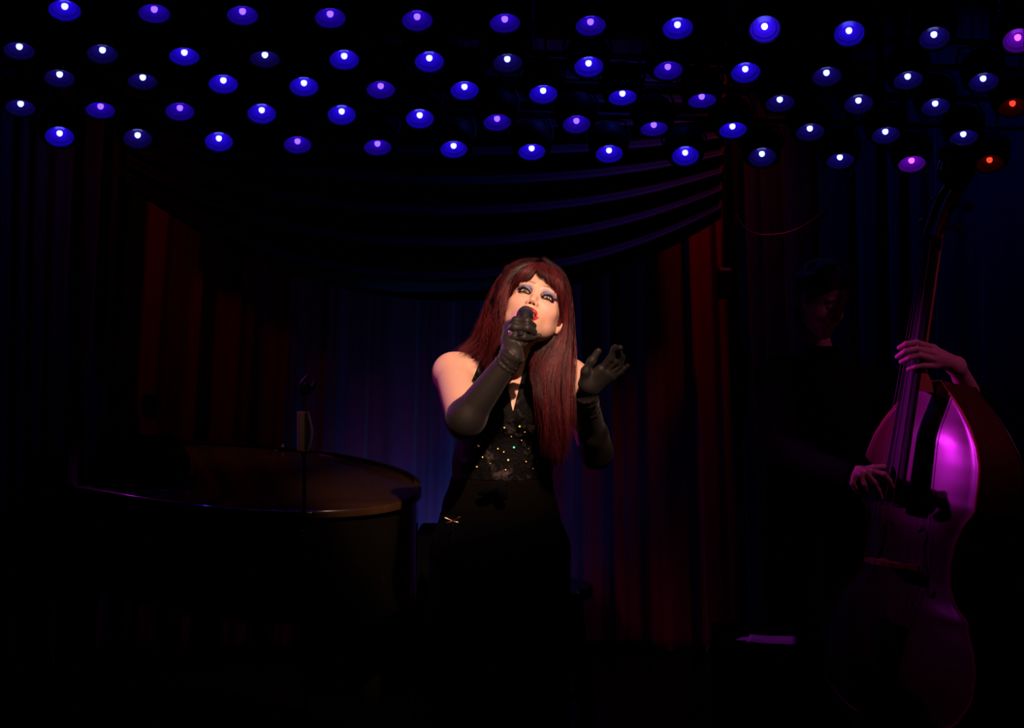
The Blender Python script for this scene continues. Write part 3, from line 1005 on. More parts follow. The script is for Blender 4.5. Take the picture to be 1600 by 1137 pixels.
def head_field(h, female=True, open_mouth=True):
    F = Field((-0.095, -0.125, -0.15), (0.095, 0.115, 0.135), h)
    F.ell((0, 0.006, 0.030), (0.073, 0.091, 0.086), 0.02)
    F.ell((0, -0.024, -0.012), (0.062, 0.064, 0.080), 0.02)
    jw = 0.046 if female else 0.052
    F.ell((0, -0.030, -0.070), (jw, 0.047, 0.040), 0.03)
    F.cap((-jw * 0.98, -0.004, -0.050), (-0.010, -0.060, -0.094), 0.020, 0.018, 0.025)
    F.cap((jw * 0.98, -0.004, -0.050), (0.010, -0.060, -0.094), 0.020, 0.018, 0.025)
    F.ell((0, -0.071, -0.099), (0.017, 0.014, 0.014), 0.02)
    for s in (-1, 1):
        F.ell((s * 0.0485, -0.020, -0.046), (0.0165, 0.032, 0.034), 0.022)
        F.ell((s * 0.040, -0.057, -0.030), (0.022, 0.020, 0.020), 0.022)
        F.ell((s * 0.034, -0.080, -0.001), (0.021, 0.011, 0.0125), 0.014, None, True)       # sockets
        F.cap((s * 0.012, -0.083, 0.019), (s * 0.046, -0.070, 0.021), 0.006, 0.006, 0.014)   # brow
    # nose
    F.cap((0, -0.080, 0.006), (0, -0.095, -0.026), 0.0065, 0.0075, 0.012)
    F.ell((0, -0.0985, -0.034), (0.0085, 0.0085, 0.0078), 0.008)
    for s in (-1, 1):
        F.ell((s * 0.0100, -0.0905, -0.038), (0.0062, 0.0085, 0.0062), 0.006)
    # muzzle and lips
    F.ell((0, -0.068, -0.064), (0.030, 0.022, 0.024), 0.02)
    mo = 0.016 if open_mouth else 0.002
    up = [(-0.0240, -0.0780, -0.0670), (-0.014, -0.0875, -0.0600), (-0.004, -0.0915, -0.0575), (0, -0.0910, -0.0585), (0.004, -0.0915, -0.0575), (0.014, -0.0875, -0.0600), (0.0240, -0.0780, -0.0670)]
    dn = [(-0.0240, -0.0780, -0.0680), (-0.014, -0.0865, -0.0645 - mo), (-0.005, -0.0895, -0.0675 - mo), (0.005, -0.0895, -0.0675 - mo), (0.014, -0.0865, -0.0645 - mo), (0.0240, -0.0780, -0.0680)]
    if open_mouth:
        F.ell((0, -0.088, -0.0705), (0.0225, 0.020, 0.0100), 0.004, None, True)
    for i in range(len(up) - 1):
        F.cap(up[i], up[i + 1], 0.0042, 0.0042, 0.004)
    for i in range(len(dn) - 1):
        F.cap(dn[i], dn[i + 1], 0.0048, 0.0048, 0.004)
    for s in (-1, 1):
        F.cap((s * 0.0055, -0.096, -0.046), (s * 0.0050, -0.0925, -0.036), 0.0030, 0.0016, 0.002, True)  # nostrils
        # lids round the eyeball
        c = (s * 0.031, -0.0715, -0.001)
        F.ell(c, (0.0142, 0.0137, 0.0135), 0.004)
        F.ell((c[0], c[1] - 0.012, c[2] - 0.0026), (0.0132, 0.0125, 0.0032), 0.001, None, True)
        # ears
        a = math.radians(18 * s)
        Re = np.array([[math.cos(a), -math.sin(a), 0], [math.sin(a), math.cos(a), 0], [0, 0, 1]])
        F.ell((s * 0.077, 0.012, -0.012), (0.0055, 0.017, 0.029), 0.006, Re)
        F.ell((s * 0.081, 0.010, -0.008), (0.0050, 0.010, 0.018), 0.003, Re, True)
        F.ell((s * 0.0745, 0.004, -0.040), (0.0058, 0.0095, 0.0110), 0.006)
    return F, up, dn


def seg_dist(v, pts):
    d = np.full(len(v), 9.0)
    for i in range(len(pts) - 1):
        a, b = np.array(pts[i]), np.array(pts[i + 1])
        e = b - a
        t = np.clip((v - a) @ e / (e @ e), 0, 1)
        d = np.minimum(d, np.linalg.norm(v - a - t[:, None] * e, axis=1))
    return d


def sm(x, a, b):
    t = np.clip((x - a) / (b - a), 0, 1)
    return t * t * (3 - 2 * t)


def lerpc(c, col, w):
    return c * (1 - w[:, None]) + np.array(col) * w[:, None]


def eyeball(c, R, gaze, r=0.0122, iris=(0.13, 0.13, 0.07)):
    m = MB().sphere((0, 0, 0), r, 24)
    v = np.array(m.v)
    g = np.array(gaze) / np.linalg.norm(gaze)
    co = (v / r) @ g
    v = v * (1 + 0.03 * sm(co, 0.86, 0.95))[:, None]
    col = np.tile(np.array([0.50, 0.45, 0.42]), (len(v), 1))
    col = lerpc(col, iris, sm(co, 0.865, 0.885))
    col = lerpc(col, (0.03, 0.03, 0.03), sm(co, 0.87, 0.88) * (1 - sm(co, 0.885, 0.90)))
    col = lerpc(col, (0.004, 0.004, 0.004), sm(co, 0.965, 0.975))
    return v + c, m.f, col


# ------------------------------------------------------------------ the singer
SKIN = V3(0.72, 0.42, 0.31)


def singer():
    YS = 3.80
    root = thing('person', 'singer with long auburn hair in black halter top and long gloves, singing into microphone', 'person', (P(790, 700, YS)[0], YS, 0))
    q = lambda px, py, Y: P(px, py, Y)
    # ---- head
    RH = rotm(17, -8, -31)
    E = q(838.5, 457.5, 3.655)
    C = E - RH @ V3(0, -0.083, 0)
    F, up, dn = head_field(0.0013)
    v, f = F.mesh()
    col = np.tile(SKIN, (len(v), 1))
    fr = v[:, 1] < -0.05
    ax = np.abs(v[:, 0])
    # make-up
    col = lerpc(col, (0.78, 0.33, 0.32), 0.45 * np.exp(-(((ax - 0.045) / 0.018)**2 + ((v[:, 2] + 0.030) / 0.018)**2)) * fr)
    ex, ez = ax - 0.031, v[:, 2] + 0.001
    shade = np.exp(-((ex / 0.017)**4 + ((ez - 0.0095) / 0.0080)**4)) * fr
    col = lerpc(col, (0.30, 0.34, 0.56), 0.9 * shade)
    lid = (ex / 0.0175)**2 + ((ez + 0.0018) / 0.0072)**2
    col = lerpc(col, (0.015, 0.01, 0.02), (1 - sm(lid, 0.9, 1.5)) * fr * (v[:, 1] > -0.12))
    wing = seg_dist(np.c_[ax, v[:, 1] * 0, v[:, 2]], [(0.043, 0, 0.002), (0.052, 0, 0.008)])
    col = lerpc(col, (0.06, 0.01, 0.06), (1 - sm(wing, 0.0022, 0.0045)) * fr)
    br = seg_dist(np.c_[ax, v[:, 1] * 0, v[:, 2]], [(0.012, 0, 0.0215), (0.028, 0, 0.0265), (0.046, 0, 0.0225)])
    col = lerpc(col, (0.06, 0.02, 0.02), 0.5 * (1 - sm(br, 0.0018, 0.0035)) * fr)
    ld = np.minimum(seg_dist(v, up) - 0.0050, seg_dist(v, dn) - 0.0057)
    col = lerpc(col, (0.46, 0.018, 0.022), 1 - sm(ld, 0.0004, 0.0018))
    ins = (((v[:, 0]) / 0.023)**2 + ((v[:, 2] + 0.069) / 0.009)**2 < 1) & (v[:, 1] > -0.087) & (v[:, 1] < -0.05)
    col[ins] = (0.06, 0.008, 0.01)
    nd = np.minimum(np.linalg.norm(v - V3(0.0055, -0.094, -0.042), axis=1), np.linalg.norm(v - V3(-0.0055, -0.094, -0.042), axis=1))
    col = lerpc(col, (0.10, 0.02, 0.015), 1 - sm(nd, 0.0028, 0.0042))  # shade of the nostril hollows put into the skin colour
    headpart = (v @ RH.T + C, f, col)

    # ---- body joints
    shR, shL = q(708, 583, 3.84), q(893, 592, 3.84)
    elR, wrR = q(727, 655, 3.56), q(800, 556, 3.515)
    elL, wrL = q(931, 706, 3.98), q(918, 622, 3.755)
    nk0, nk1 = q(818, 575, 3.845), C + RH @ V3(0, 0.02, -0.06)

    def torso(F, g=0.0):
        F.ell(q(799, 640, 3.845), (0.138 + g, 0.095 + g, 0.165), 0.03)
        F.cap(shR, q(800, 580, 3.86), 0.046 + g, 0.056 + g, 0.04)
        F.cap(q(800, 580, 3.86), shL, 0.056 + g, 0.046 + g, 0.04)
        F.cap(q(760, 572, 3.87), q(820, 545, 3.86), 0.030 + g, 0.036 + g, 0.04)
        F.cap(q(875, 580, 3.87), q(832, 548, 3.86), 0.030 + g, 0.036 + g, 0.04)
        # collar bones
        F.cap(q(725, 577, 3.795), q(808, 586, 3.79), 0.008 + g, 0.009 + g, 0.03)
        F.cap(q(880, 586, 3.795), q(826, 587, 3.79), 0.008 + g, 0.009 + g, 0.03)
        F.ell(q(764, 650, 3.765), (0.058 + g, 0.056 + g, 0.056 + g), 0.035)
        F.ell(q(838, 652, 3.765), (0.058 + g, 0.056 + g, 0.056 + g), 0.035)
        F.ell(q(785, 725, 3.84), (0.134 + g, 0.092 + g, 0.12), 0.05)
        F.ell(q(781, 790, 3.84), (0.150 + g, 0.098 + g, 0.09), 0.05)
        F.ell(q(781, 850, 3.84), (0.170 + g, 0.112 + g, 0.12), 0.05)
        F.cap(nk0, nk1, 0.050 + g, 0.046 + g, 0.03)

    def arms(F, g=0.0, kk=0.02):
        F.cap(shR + V3(0.002, 0, 0.0), elR, 0.054 + g, 0.0485 + g, 0.035)
        F.cap(elR, wrR, 0.037 + g, 0.024 + g, kk)
        F.cap(shL - V3(0.008, 0, 0), elL, 0.049 + g, 0.038 + g, 0.035)
        F.cap(elL, wrL, 0.040 + g, 0.026 + g, kk)
        F.cap(elL, elL + (wrL - elL) * 0.35, 0.040 + g, 0.039 + g, kk)

    hipz = q(781, 850, 3.84)[2]
    kneeR, kneeL = V3(-0.13, 3.80, 0.47), V3(0.06, 3.80, 0.47)
    ankR, ankL = V3(-0.14, 3.86, 0.10), V3(0.07, 3.86, 0.10)
    hpR, hpL = q(733, 868, 3.84), q(829, 868, 3.84)

    def legs(F, g=0.0, flare=0.0):
        for hp, kn, an in ((hpR, kneeR, ankR), (hpL, kneeL, ankL)):
            F.cap(hp, kn, 0.088 + g, 0.056 + g + flare, 0.03)
            F.cap(kn, an, 0.056 + g + flare, 0.036 + g + 2.2 * flare, 0.02)

    FB = Field((-0.30, 3.40, 0.02), (0.36, 4.06, 1.62), 0.0045)
    torso(FB); arms(FB); legs(FB)
    for an in (ankR, ankL):
        FB.cap(an, an + V3(0, -0.02, -0.04), 0.034, 0.030, 0.02)
        FB.cap(an + V3(0, 0.0, -0.045), an + V3(0, -0.16, -0.065), 0.028, 0.018, 0.02)

    # ---- hands (also the shape of the gloves)
    def hand_right(F, g=0.0):
        """closed round the microphone"""
        pw = wrR
        F.cap(pw, q(799, 534, 3.545), 0.025 + g, 0.026 + g, 0.015)
        F.cap(q(799, 534, 3.545), q(797, 514, 3.575), 0.022 + g, 0.019 + g, 0.015)
        F.cap(q(806, 536, 3.55), q(806, 513, 3.585), 0.020 + g, 0.018 + g, 0.015)
        fg = [
            [q(796, 508, 3.575), q(806, 501, 3.538), q(823, 502, 3.528), q(833, 509, 3.548)],
            [q(794, 517, 3.570), q(804, 512, 3.528), q(823, 513, 3.520), q(834, 519, 3.542)],
            [q(794, 527, 3.562), q(804, 526, 3.524), q(818, 527, 3.518), q(827, 527, 3.535)],
            [q(795, 536, 3.555), q(805, 538, 3.528), q(815, 537, 3.524), q(822, 533, 3.538)],
        ]
        rr = [0.0098, 0.0100, 0.0090, 0.0080]
        for pts, r in zip(fg, rr):
            F.chain(pts, [r * 1.18 + g, r * 1.1 + g, r * 1.05 + g, r * 0.92 + g], 0.006)
        # thumb comes off the side of the palm and closes behind the handle
        F.chain([q(800, 541, 3.565), q(812, 536, 3.595), q(826, 529, 3.597), q(842, 525, 3.588)], [0.013 + g, 0.0105 + g, 0.0095 + g, 0.0075 + g], 0.005)

    def hand_left(F, g=0.0):
        """open, palm to the audience"""
        F.cap(wrL, q(921, 603, 3.72), 0.025 + g, 0.024 + g, 0.018)
        F.cap(q(916, 600, 3.715), q(938, 577, 3.70), 0.019 + g, 0.013 + g, 0.015)
        F.cap(q(925, 603, 3.72), q(948, 583, 3.705), 0.018 + g, 0.013 + g, 0.015)
        F.cap(q(932, 605, 3.725), q(955, 589, 3.71), 0.014 + g, 0.012 + g, 0.015)
        F.chain([q(913, 598, 3.712), q(915, 580, 3.695), q(924, 564, 3.688), q(935, 548, 3.685)], [0.015 + g, 0.0120 + g, 0.0098 + g, 0.0080 + g], 0.008)
        F.chain([q(941, 575, 3.70), q(954, 560, 3.69), q(960, 546, 3.682), q(969, 543, 3.664)], [0.0100 + g, 0.0092 + g, 0.0086 + g, 0.0076 + g], 0.004)
        F.chain([q(947, 578, 3.705), q(962, 565, 3.70), q(966, 550, 3.695), q(961, 542, 3.680)], [0.0100 + g, 0.0092 + g, 0.0086 + g, 0.0078 + g], 0.004)
        F.chain([q(953, 583, 3.71), q(968, 572, 3.712), q(972, 558, 3.705), q(967, 550, 3.690)], [0.0095 + g, 0.0086 + g, 0.0082 + g, 0.0074 + g], 0.004)
        F.chain([q(956, 589, 3.715), q(970, 581, 3.715), q(981, 571, 3.712)], [0.0090 + g, 0.0078 + g, 0.0062 + g], 0.004)

    hand_right(FB, -0.0025); hand_left(FB, -0.0025)
    bv, bf = FB.mesh()
    bcol = np.tile(SKIN, (len(bv), 1))
    V_, F_, C_ = join([(bv, bf, bcol), headpart])
    body = mk('body', V_, F_, M_SKIN, root, True, C_)

    # ---- eyes, lashes, teeth
    for s, nm in ((-1, 'eye'), (1, 'eye')):
        c = V3(s * 0.031, -0.0715, -0.001)
        gz = RH.T @ (V3(0.0, 0.0, CAM_H + 0.1) - (RH @ c + C))
        gz = gz / np.linalg.norm(gz) + V3(0, -0.25, 0.10)
        ev, ef, ec = eyeball(c, RH, gz)
        eo = mk('eye', ev @ RH.T + C, ef, M_EYE, root, True, ec)
        L = []
        for i in range(30):
            t = -1 + 2 * i / 29
            x = c[0] + s * 0.0148 * t
            z = c[2] - 0.0026 + 0.0042 * (1 - t * t)**0.6 + (0.0022 * max(0, t))
            y = c[1] - math.sqrt(max(0.0140**2 - (x - c[0])**2 - (z - c[2])**2, 1e-6)) - 0.0002
            ln = (0.0072 + 0.0045 * max(t, -0.4)) * (0.8 + 0.35 * ((i * 7) % 3) / 2)
            d = V3(s * 0.45 * t, -0.75, 0.75)
            d /= np.linalg.norm(d)
            p0 = V3(x, y, z)
            L.append([p0, p0 + d * ln * 0.5 + V3(0, -0.0008, -0.001), p0 + d * ln + V3(0, 0, 0.0018)])
        for i in range(14):
            t = -0.7 + 1.7 * i / 13
            x = c[0] + s * 0.0142 * t
            z = c[2] - 0.0030 - 0.0036 * max(0, 1 - t * t)**0.6
            y = c[1] - math.sqrt(max(0.0140**2 - (x - c[0])**2 - (z - c[2])**2, 1e-6)) - 0.0002
            d = V3(s * 0.4 * t, -0.6, -0.8); d /= np.linalg.norm(d)
            p0 = V3(x, y, z)
            L.append([p0, p0 + d * 0.0009, p0 + d * 0.0018])
        L = np.array(L) @ RH.T + C
        sv, sf = strands(L, np.tile(np.array([0.0010, 0.0007, 0.00015]), (len(L), 1)))
        mk('eyelashes', sv, sf, M_LASH, root)
    te = MB()
    for i in range(10):
        a = (i - 4.5) * 0.0038
        wv = 0.0018 if i not in (4, 5) else 0.0021
        y = -0.0850 + 0.007 * (abs(a) / 0.019)**2
        te.box((a - wv, y - 0.003, -0.0715), (a + wv, y + 0.003, -0.0600), bev=0.0008)
        te.box((a - wv * 0.95, y - 0.001, -0.0765), (a + wv * 0.95, y + 0.003, -0.0715), bev=0.0008)
    tv = np.array(te.v) @ RH.T + C
    mk('teeth', tv, te.f, M_TEETH, root)

    # ---- halter top
    Yf = 3.74
    xz = lambda px, py: (q(px, py, Yf)[0], q(px, py, Yf)[2])
    FT = Field((-0.24, 3.58, 1.06), (0.24, 4.0, 1.56), 0.003)
    torso(FT, 0.0)
    arms(FT)
    X = FT.ax[0][:, None]; Z = FT.ax[2][None, :]
    poly = [xz(*p) for p in ((690, 752), (697, 690), (710, 662), (727, 632), (735, 600), (757, 547), (775, 500), (806, 500), (783, 545), (784, 562), (792, 600), (801.5, 643), (812, 602), (822, 562), (834, 530), (868, 540), (882, 590), (884, 640), (874, 690), (874, 752))]
    reg = poly_sdf(X, Z, poly).astype(np.float32)[:, None, :]
    T = np.maximum(np.maximum(FT.F - 0.0045, reg), (3.685 - FT.ax[1])[None, :, None].astype(np.float32))
    # gathered folds across the bodice
    tv, tf = FT.mesh(T)
    top = mk('halter_top', tv, tf, M_VELVET, root)
    # knot and tails of the tied hem
    kn = q(783, 757, 3.715)
    k = MB().sphere(kn, 0.013, 8, (1.3, 0.8, 0.9))
    k.tube(catmull([kn, q(770, 761, 3.70), q(757, 768, 3.705), q(748, 771, 3.72)], 8), [0.008, 0.011, 0.013, 0.013, 0.012, 0.01, 0.007, 0.003], 8)
    k.tube(catmull([kn, q(784, 768, 3.70), q(788, 776, 3.705), q(790, 780, 3.715)], 8), [0.008, 0.011, 0.014, 0.015, 0.014, 0.011, 0.008, 0.003], 8)
    k.build('knot', M_CLOTH, root)

    # sequins : each one turned so the key light glints at the camera
    def sequin_mat(nm, c): return mat('sequin_' + nm, c, 0.28, 1.0, noise=0.05, scale=40)
    SQ = [(748, 695, 'silver', (1, .95, .85), 2.0), (803, 699, 'teal', (0.05, 0.9, 0.6), 1.5), (788, 668, 'lime', (.5, .6, .1), 1.2), (812, 666, 'lime', (.5, .6, .1), 1.4), (820, 675, 'olive', (.3, .3, .05), 1.1),
          (778, 701, 'gold', (.6, .45, .12), 1.2), (787, 706, 'amber', (.8, .3, .08), 1.2), (794, 718.5, 'pale_gold', (.9, .6, .3), 1.4), (754, 714, 'lime', (.5, .6, .1), 1.2), (726, 720.5, 'purple', (.5, .03, .7), 1.3),
          (745, 729, 'gold', (.6, .45, .12), 1.2), (766, 724, 'olive', (.3, .3, .05), 1.0), (790, 734, 'gold', (.6, .45, .12), 1.1), (822, 721, 'gold', (.6, .45, .12), 1.1), (839, 722, 'dim_gold', (.3, .2, .05), 1.0),
          (815, 688, 'dim_gold', (.3, .2, .05), 1.1), (799, 682, 'olive', (.3, .3, .05), 1.0), (769, 676, 'dim_gold', (.3, .2, .05), 1.0), (833, 732, 'dim_gold', (.3, .2, .05), 1.0), (826, 701, 'dim_gold', (.3, .2, .05), 0.9)]
    rnd = random.Random(4)
    vv = tv
    for (px, py, nm, c, sz) in SQ:
        # nearest front point of the fabric along the sight line
        a0, a1 = q(px, py, 3.5), q(px, py, 3.9)
        dd = (a1 - a0) / np.linalg.norm(a1 - a0)
        rel = vv - a0; tt = rel @ dd
        dist = np.linalg.norm(rel - tt[:, None] * dd, axis=1)
        cand = np.where(dist < 0.006)[0]
        if len(cand) == 0: continue
        p = vv[cand[np.argmin(tt[cand])]]
        p = a0 + dd * (np.dot(p - a0, dd) - 0.001)
        kl = V3(*KEY_LOC) - p; kl /= np.linalg.norm(kl)
        cv = V3(0, 0, CAM_H) - p; cv /= np.linalg.norm(cv)
        n = kl + cv + V3(rnd.uniform(-.06, .06), 0, rnd.uniform(-.06, .06)); n /= np.linalg.norm(n)
        r = 0.0029 * sz
        MB().lathe([(0.0003, 0.0009), (r * 0.5, 0.0008), (r * 0.85, 0.0004), (r, -0.0002), (r * 0.9, -0.0012), (0.0003, -0.0016)], 10, p, n).build('sequin', sequin_mat(nm, c), top)

    # ---- trousers and sheer waist panel
    FP = Field((-0.34, 3.62, 0.02), (0.28, 4.06, 1.13), 0.005)
    torso(FP); legs(FP, 0.012, 0.020)
    Z = FP.ax[2][None, None, :]; X = FP.ax[0][:, None, None]
    zt = q(781, 806, Yf)[2] + 0.02 * X
    tv, tf = FP.mesh(np.maximum(np.maximum(FP.F - 0.010, Z - zt), 0.06 - Z))
    mk('trousers', tv, tf, M_CLOTH, root)
    z0, z1 = q(781, 810, Yf)[2], q(781, 751, Yf)[2]
    tv, tf = FP.mesh(np.maximum(np.maximum(FP.F - 0.0070, Z - z1), z0 - Z))
    mk('waist_panel', tv, tf, M_SHEER, root)
    for an in (ankR, ankL):
        FS = Field(an + V3(-0.06, -0.26, -0.11), an + V3(0.06, 0.07, 0.02), 0.004)
        FS.cap(an + V3(0, 0.015, -0.055), an + V3(0, -0.14, -0.075), 0.034, 0.026, 0.02)
        FS.cap(an + V3(0, -0.14, -0.075), an + V3(0, -0.20, -0.08), 0.026, 0.016, 0.02)
        FS.cap(an + V3(0, 0.025, -0.06), an + V3(0, 0.03, -0.092), 0.02, 0.008, 0.01)
        sv, sf = FS.mesh()
        mk('shoe', sv, sf, M_BLKM, root)

    # ---- gloves
    FG = Field((-0.22, 3.40, 1.19), (0.14, 3.68, 1.62), 0.0020)
    cd = shR - elR; cd /= np.linalg.norm(cd)
    FG.cap(elR, elR + cd * 0.012, 0.0490, 0.0470, 0.02)
    FG.cap(elR, wrR, 0.0460, 0.0265, 0.02)
    # wrinkles bunched at the wrist
    ad = (wrR - elR) / np.linalg.norm(wrR - elR)
    rw = np.random.RandomState(3)
    for t_ in (0.86, 0.93, 0.99, 1.05):
        c = elR + (wrR - elR) * t_
        rr = 0.044 + (0.027 - 0.044) * min(t_, 1)
        e1 = np.cross(ad, V3(0, 1, 0)); e1 /= np.linalg.norm(e1); e2 = np.cross(ad, e1)
        sl_ = rw.uniform(-0.5, 0.5)
        pts = [c + (rr - 0.0002) * (e1 * math.cos(a) + e2 * math.sin(a)) + ad * sl_ * 0.03 * math.cos(a + t_ * 7) for a in np.linspace(0, 2 * math.pi, 13)]
        for i in range(12): FG.cap(pts[i], pts[i + 1], 0.0006, 0.0006, 0.006)
    hand_right(FG, 0.0)
    tv, tf = FG.mesh()
    mk('glove', tv, tf, M_GLOVE, root)
    FG = Field((0.14, 3.60, 1.11), (0.36, 4.05, 1.52), 0.0022)
    cd = shL - elL; cd /= np.linalg.norm(cd)
    FG.cap(elL, elL + cd * 0.035, 0.0430, 0.0430, 0.02)
    FG.cap(elL, wrL, 0.042, 0.028, 0.02)
    FG.cap(elL, elL + (wrL - elL) * 0.35, 0.042, 0.041, 0.02)
    ad = (wrL - elL) / np.linalg.norm(wrL - elL)
    for t_ in (0.80, 0.90, 0.98, 1.05):
        c = elL + (wrL - elL) * t_
        rr = 0.042 + (0.027 - 0.042) * min(t_, 1)
        e1 = np.cross(ad, V3(0, 1, 0)); e1 /= np.linalg.norm(e1); e2 = np.cross(ad, e1)
        sl_ = rw.uniform(-0.5, 0.5)
        pts = [c + (rr - 0.0002) * (e1 * math.cos(a) + e2 * math.sin(a)) + ad * sl_ * 0.02 * math.cos(a + t_ * 7) for a in np.linspace(0, 2 * math.pi, 13)]
        for i in range(12): FG.cap(pts[i], pts[i + 1], 0.0004, 0.0004, 0.006)
    hand_left(FG, 0.0)
    tv, tf = FG.mesh()
    mk('glove', tv, tf, M_GLOVE, root)

    # ---- ring, pendant, dragonfly pin
    rc = q(798, 522, 3.524)
    nrm = V3(-0.45, -0.85, 0.25); nrm /= np.linalg.norm(nrm)
    rg = thing('x', 'x', 'x', rc); COL.objects.unlink(rg); bpy.data.objects.remove(rg)
    g = MB().lathe([(0.0002, 0.0045), (0.005, 0.004), (0.0082, 0.0015), (0.0082, -0.002)], 14, rc, nrm)
    ro = g.build('ring_stone', mat('dark_amethyst', (0.12, 0.05, 0.12), 0.08, noise=0.1, coat=1.0), root)
    bz = MB()
    a1 = np.cross(nrm, V3(0, 0, 1)); a1 /= np.linalg.norm(a1); a2 = np.cross(nrm, a1)
    for k_ in range(18):
        an = 2 * math.pi * k_ / 18
        bz.sphere(rc + 0.0100 * (a1 * math.cos(an) * 0.85 + a2 * math.sin(an)), 0.0018, 5)
    bz.build('ring_stones', mat('ring_diamonds', (0.95, 0.9, 0.9), 0.15, 1.0), ro)
    pc = q(798, 583, 3.745)
    pn = MB().sphere(pc, 0.0085, 8, (1, 0.6, 1.2))
    pn.build('pendant', mat('jet_stone', (0.006, 0.005, 0.006), 0.12, coat=1.0), root)
    MB().tube(catmull([pc + V3(0, 0, 0.01), q(806, 577, 3.75), q(820, 568, 3.765), q(832, 560, 3.785)], 10), 0.0006, 5).build('necklace_cord', M_LASH, root)
    M_GOLD = mat('brushed_gold', (0.75, 0.38, 0.20), 0.32, 1.0)
    dc = q(707, 818, 3.70)
    df = MB()
    fq = lambda px, py: q(px, py, 3.712)
    df.tube(catmull([fq(708, 811), fq(708, 822), fq(709, 832), fq(707.5, 840)], 8), [0.0022, 0.0026, 0.0016, 0.0013, 0.0013, 0.0012, 0.001, 0.0006], 8)
    pin = df.build('dragonfly_pin', M_GOLD, root)
    for (ax_, ay) in ((694, 808), (696, 817), (719, 807), (717, 816)):
        a, b = fq(708, 814), fq(ax_, ay)
        mid = (a + b) / 2
        MB().tube([a, mid, b * 0.9 + a * 0.1, b], [0.0005, 0.0013, 0.0016, 0.0006], 6).build('wing', M_GOLD, pin)

    # ---- hair
    rng = np.random.RandomState(7)
    PT = lambda lst: np.array([q(*p) for p in lst])
    Lg = [
        PT([(842, 405, 3.80), (812, 408, 3.83), (782, 440, 3.84), (763, 485, 3.85), (744, 526, 3.87), (716, 551, 3.865)]),
        PT([(841, 404, 3.76), (806, 411, 3.79), (780, 446, 3.80), (764, 492, 3.81), (748, 530, 3.83), (722, 554, 3.835)]),
        PT([(839, 405, 3.72), (802, 416, 3.74), (780, 455, 3.75), (767, 500, 3.76), (756, 536, 3.78), (738, 557, 3.79)]),
        PT([(826, 412, 3.72), (798, 424, 3.715), (781, 460, 3.71), (775, 503, 3.71), (768, 545, 3.72), (754, 572, 3.75)]),
        PT([(820, 416, 3.71), (798, 430, 3.70), (786, 462, 3.69), (781, 505, 3.68), (777, 550, 3.69), (764, 592, 3.72)]),
        PT([(815, 420, 3.70), (799, 436, 3.69), (789, 462, 3.68), (786, 500, 3.67), (786, 545, 3.68), (775, 602, 3.715)]),
    ]
    Rg = [
        PT([(858, 414, 3.69), (872, 430, 3.69), (880, 462, 3.69), (874, 512, 3.72), (842, 552, 3.70), (836, 585, 3.69), (852, 640, 3.66), (860, 715, 3.685)]),
        PT([(856, 411, 3.70), (873, 428, 3.70), (882, 466, 3.70), (878, 520, 3.715), (860, 566, 3.69), (856, 610, 3.665), (862, 665, 3.655), (868, 726, 3.69)]),
        PT([(852, 408, 3.72), (874, 427, 3.72), (884, 470, 3.72), (883, 525, 3.71), (874, 575, 3.68), (870, 625, 3.66), (873, 675, 3.66), (877, 722, 3.70)]),
        PT([(850, 405, 3.74), (876, 427, 3.75), (886, 475, 3.745), (888, 530, 3.73), (883, 585, 3.69), (878, 635, 3.675), (876, 670, 3.68), (878, 700, 3.71)]),
        PT([(850, 403, 3.77), (877, 428, 3.79), (888, 480, 3.79), (893, 535, 3.78), (892, 585, 3.75), (886, 635, 3.72), (884, 665, 3.71), (886, 690, 3.72)]),
    ]

    M_ = 22

    def flow(guides, n, width=0.010, r0=0.00055, wav=0.004, clump=26, depth=0.012, tmin=0.0, tmax=1.0, endj=0.16):
        G_ = np.array([catmull(g, M_) for g in guides])
        K = len(guides) - 1
        cl_t = rng.uniform(tmin, tmax, clump) * K
        cl_o = rng.normal(0, 1, (clump, 3)) * np.array([width * 0.6, depth, width * 0.3])
        cl_ph = rng.uniform(0, 6.28, clump); cl_w = rng.uniform(0.5, 1.4, clump)
        ids = rng.randint(0, clump, n)
        tt = np.clip(cl_t[ids] + rng.normal(0, 0.16, n), tmin * K, tmax * K - 1e-4)
        i = np.floor(tt).astype(int); fr_ = (tt - i)[:, None, None]
        L = G_[i] * (1 - fr_) + G_[np.minimum(i + 1, K)] * fr_
        s = np.linspace(0, 1, M_)[None, :, None]
        L = L + cl_o[ids][:, None, :] * (0.3 + 0.7 * s)
        L = L + rng.normal(0, 1, (n, 1, 3)) * 0.0022 * (0.5 + s)
        ph = cl_ph[ids][:, None] + rng.normal(0, 0.35, (n, 1))
        wv = wav * cl_w[ids][:, None] * np.sin(s[..., 0] * 9.0 + ph) * s[..., 0]
        L[..., 0] += wv; L[..., 1] += wav * 0.8 * np.cos(s[..., 0] * 8 + ph * 1.3) * s[..., 0]
        # uneven ends
        cut = 1 - np.abs(rng.normal(0, endj, n)).clip(0, 0.45)
        out = np.zeros_like(L)
        sq = np.linspace(0, 1, M_)
        for c3 in range(3):
            for a in range(n):
                out[a, :, c3] = np.interp(sq * cut[a], sq, L[a, :, c3])
        R_ = r0 * (1 - 0.75 * sq[None, :]**2.5) * rng.uniform(0.7, 1.25, (n, 1))
        tone = (rng.uniform(0.45, 1.35, clump)[ids] * rng.uniform(0.7, 1.3, n))
        return out, R_, tone

    sets = [flow(Lg, 4200, clump=120, wav=0.012, depth=0.016), flow(Rg, 5200, clump=130, wav=0.011, depth=0.014, endj=0.26),
            flow(Lg, 110, width=0.02, r0=0.0004, wav=0.008, clump=80, depth=0.015),
            flow(Rg, 160, width=0.022, r0=0.0004, wav=0.010, clump=110, depth=0.015)]

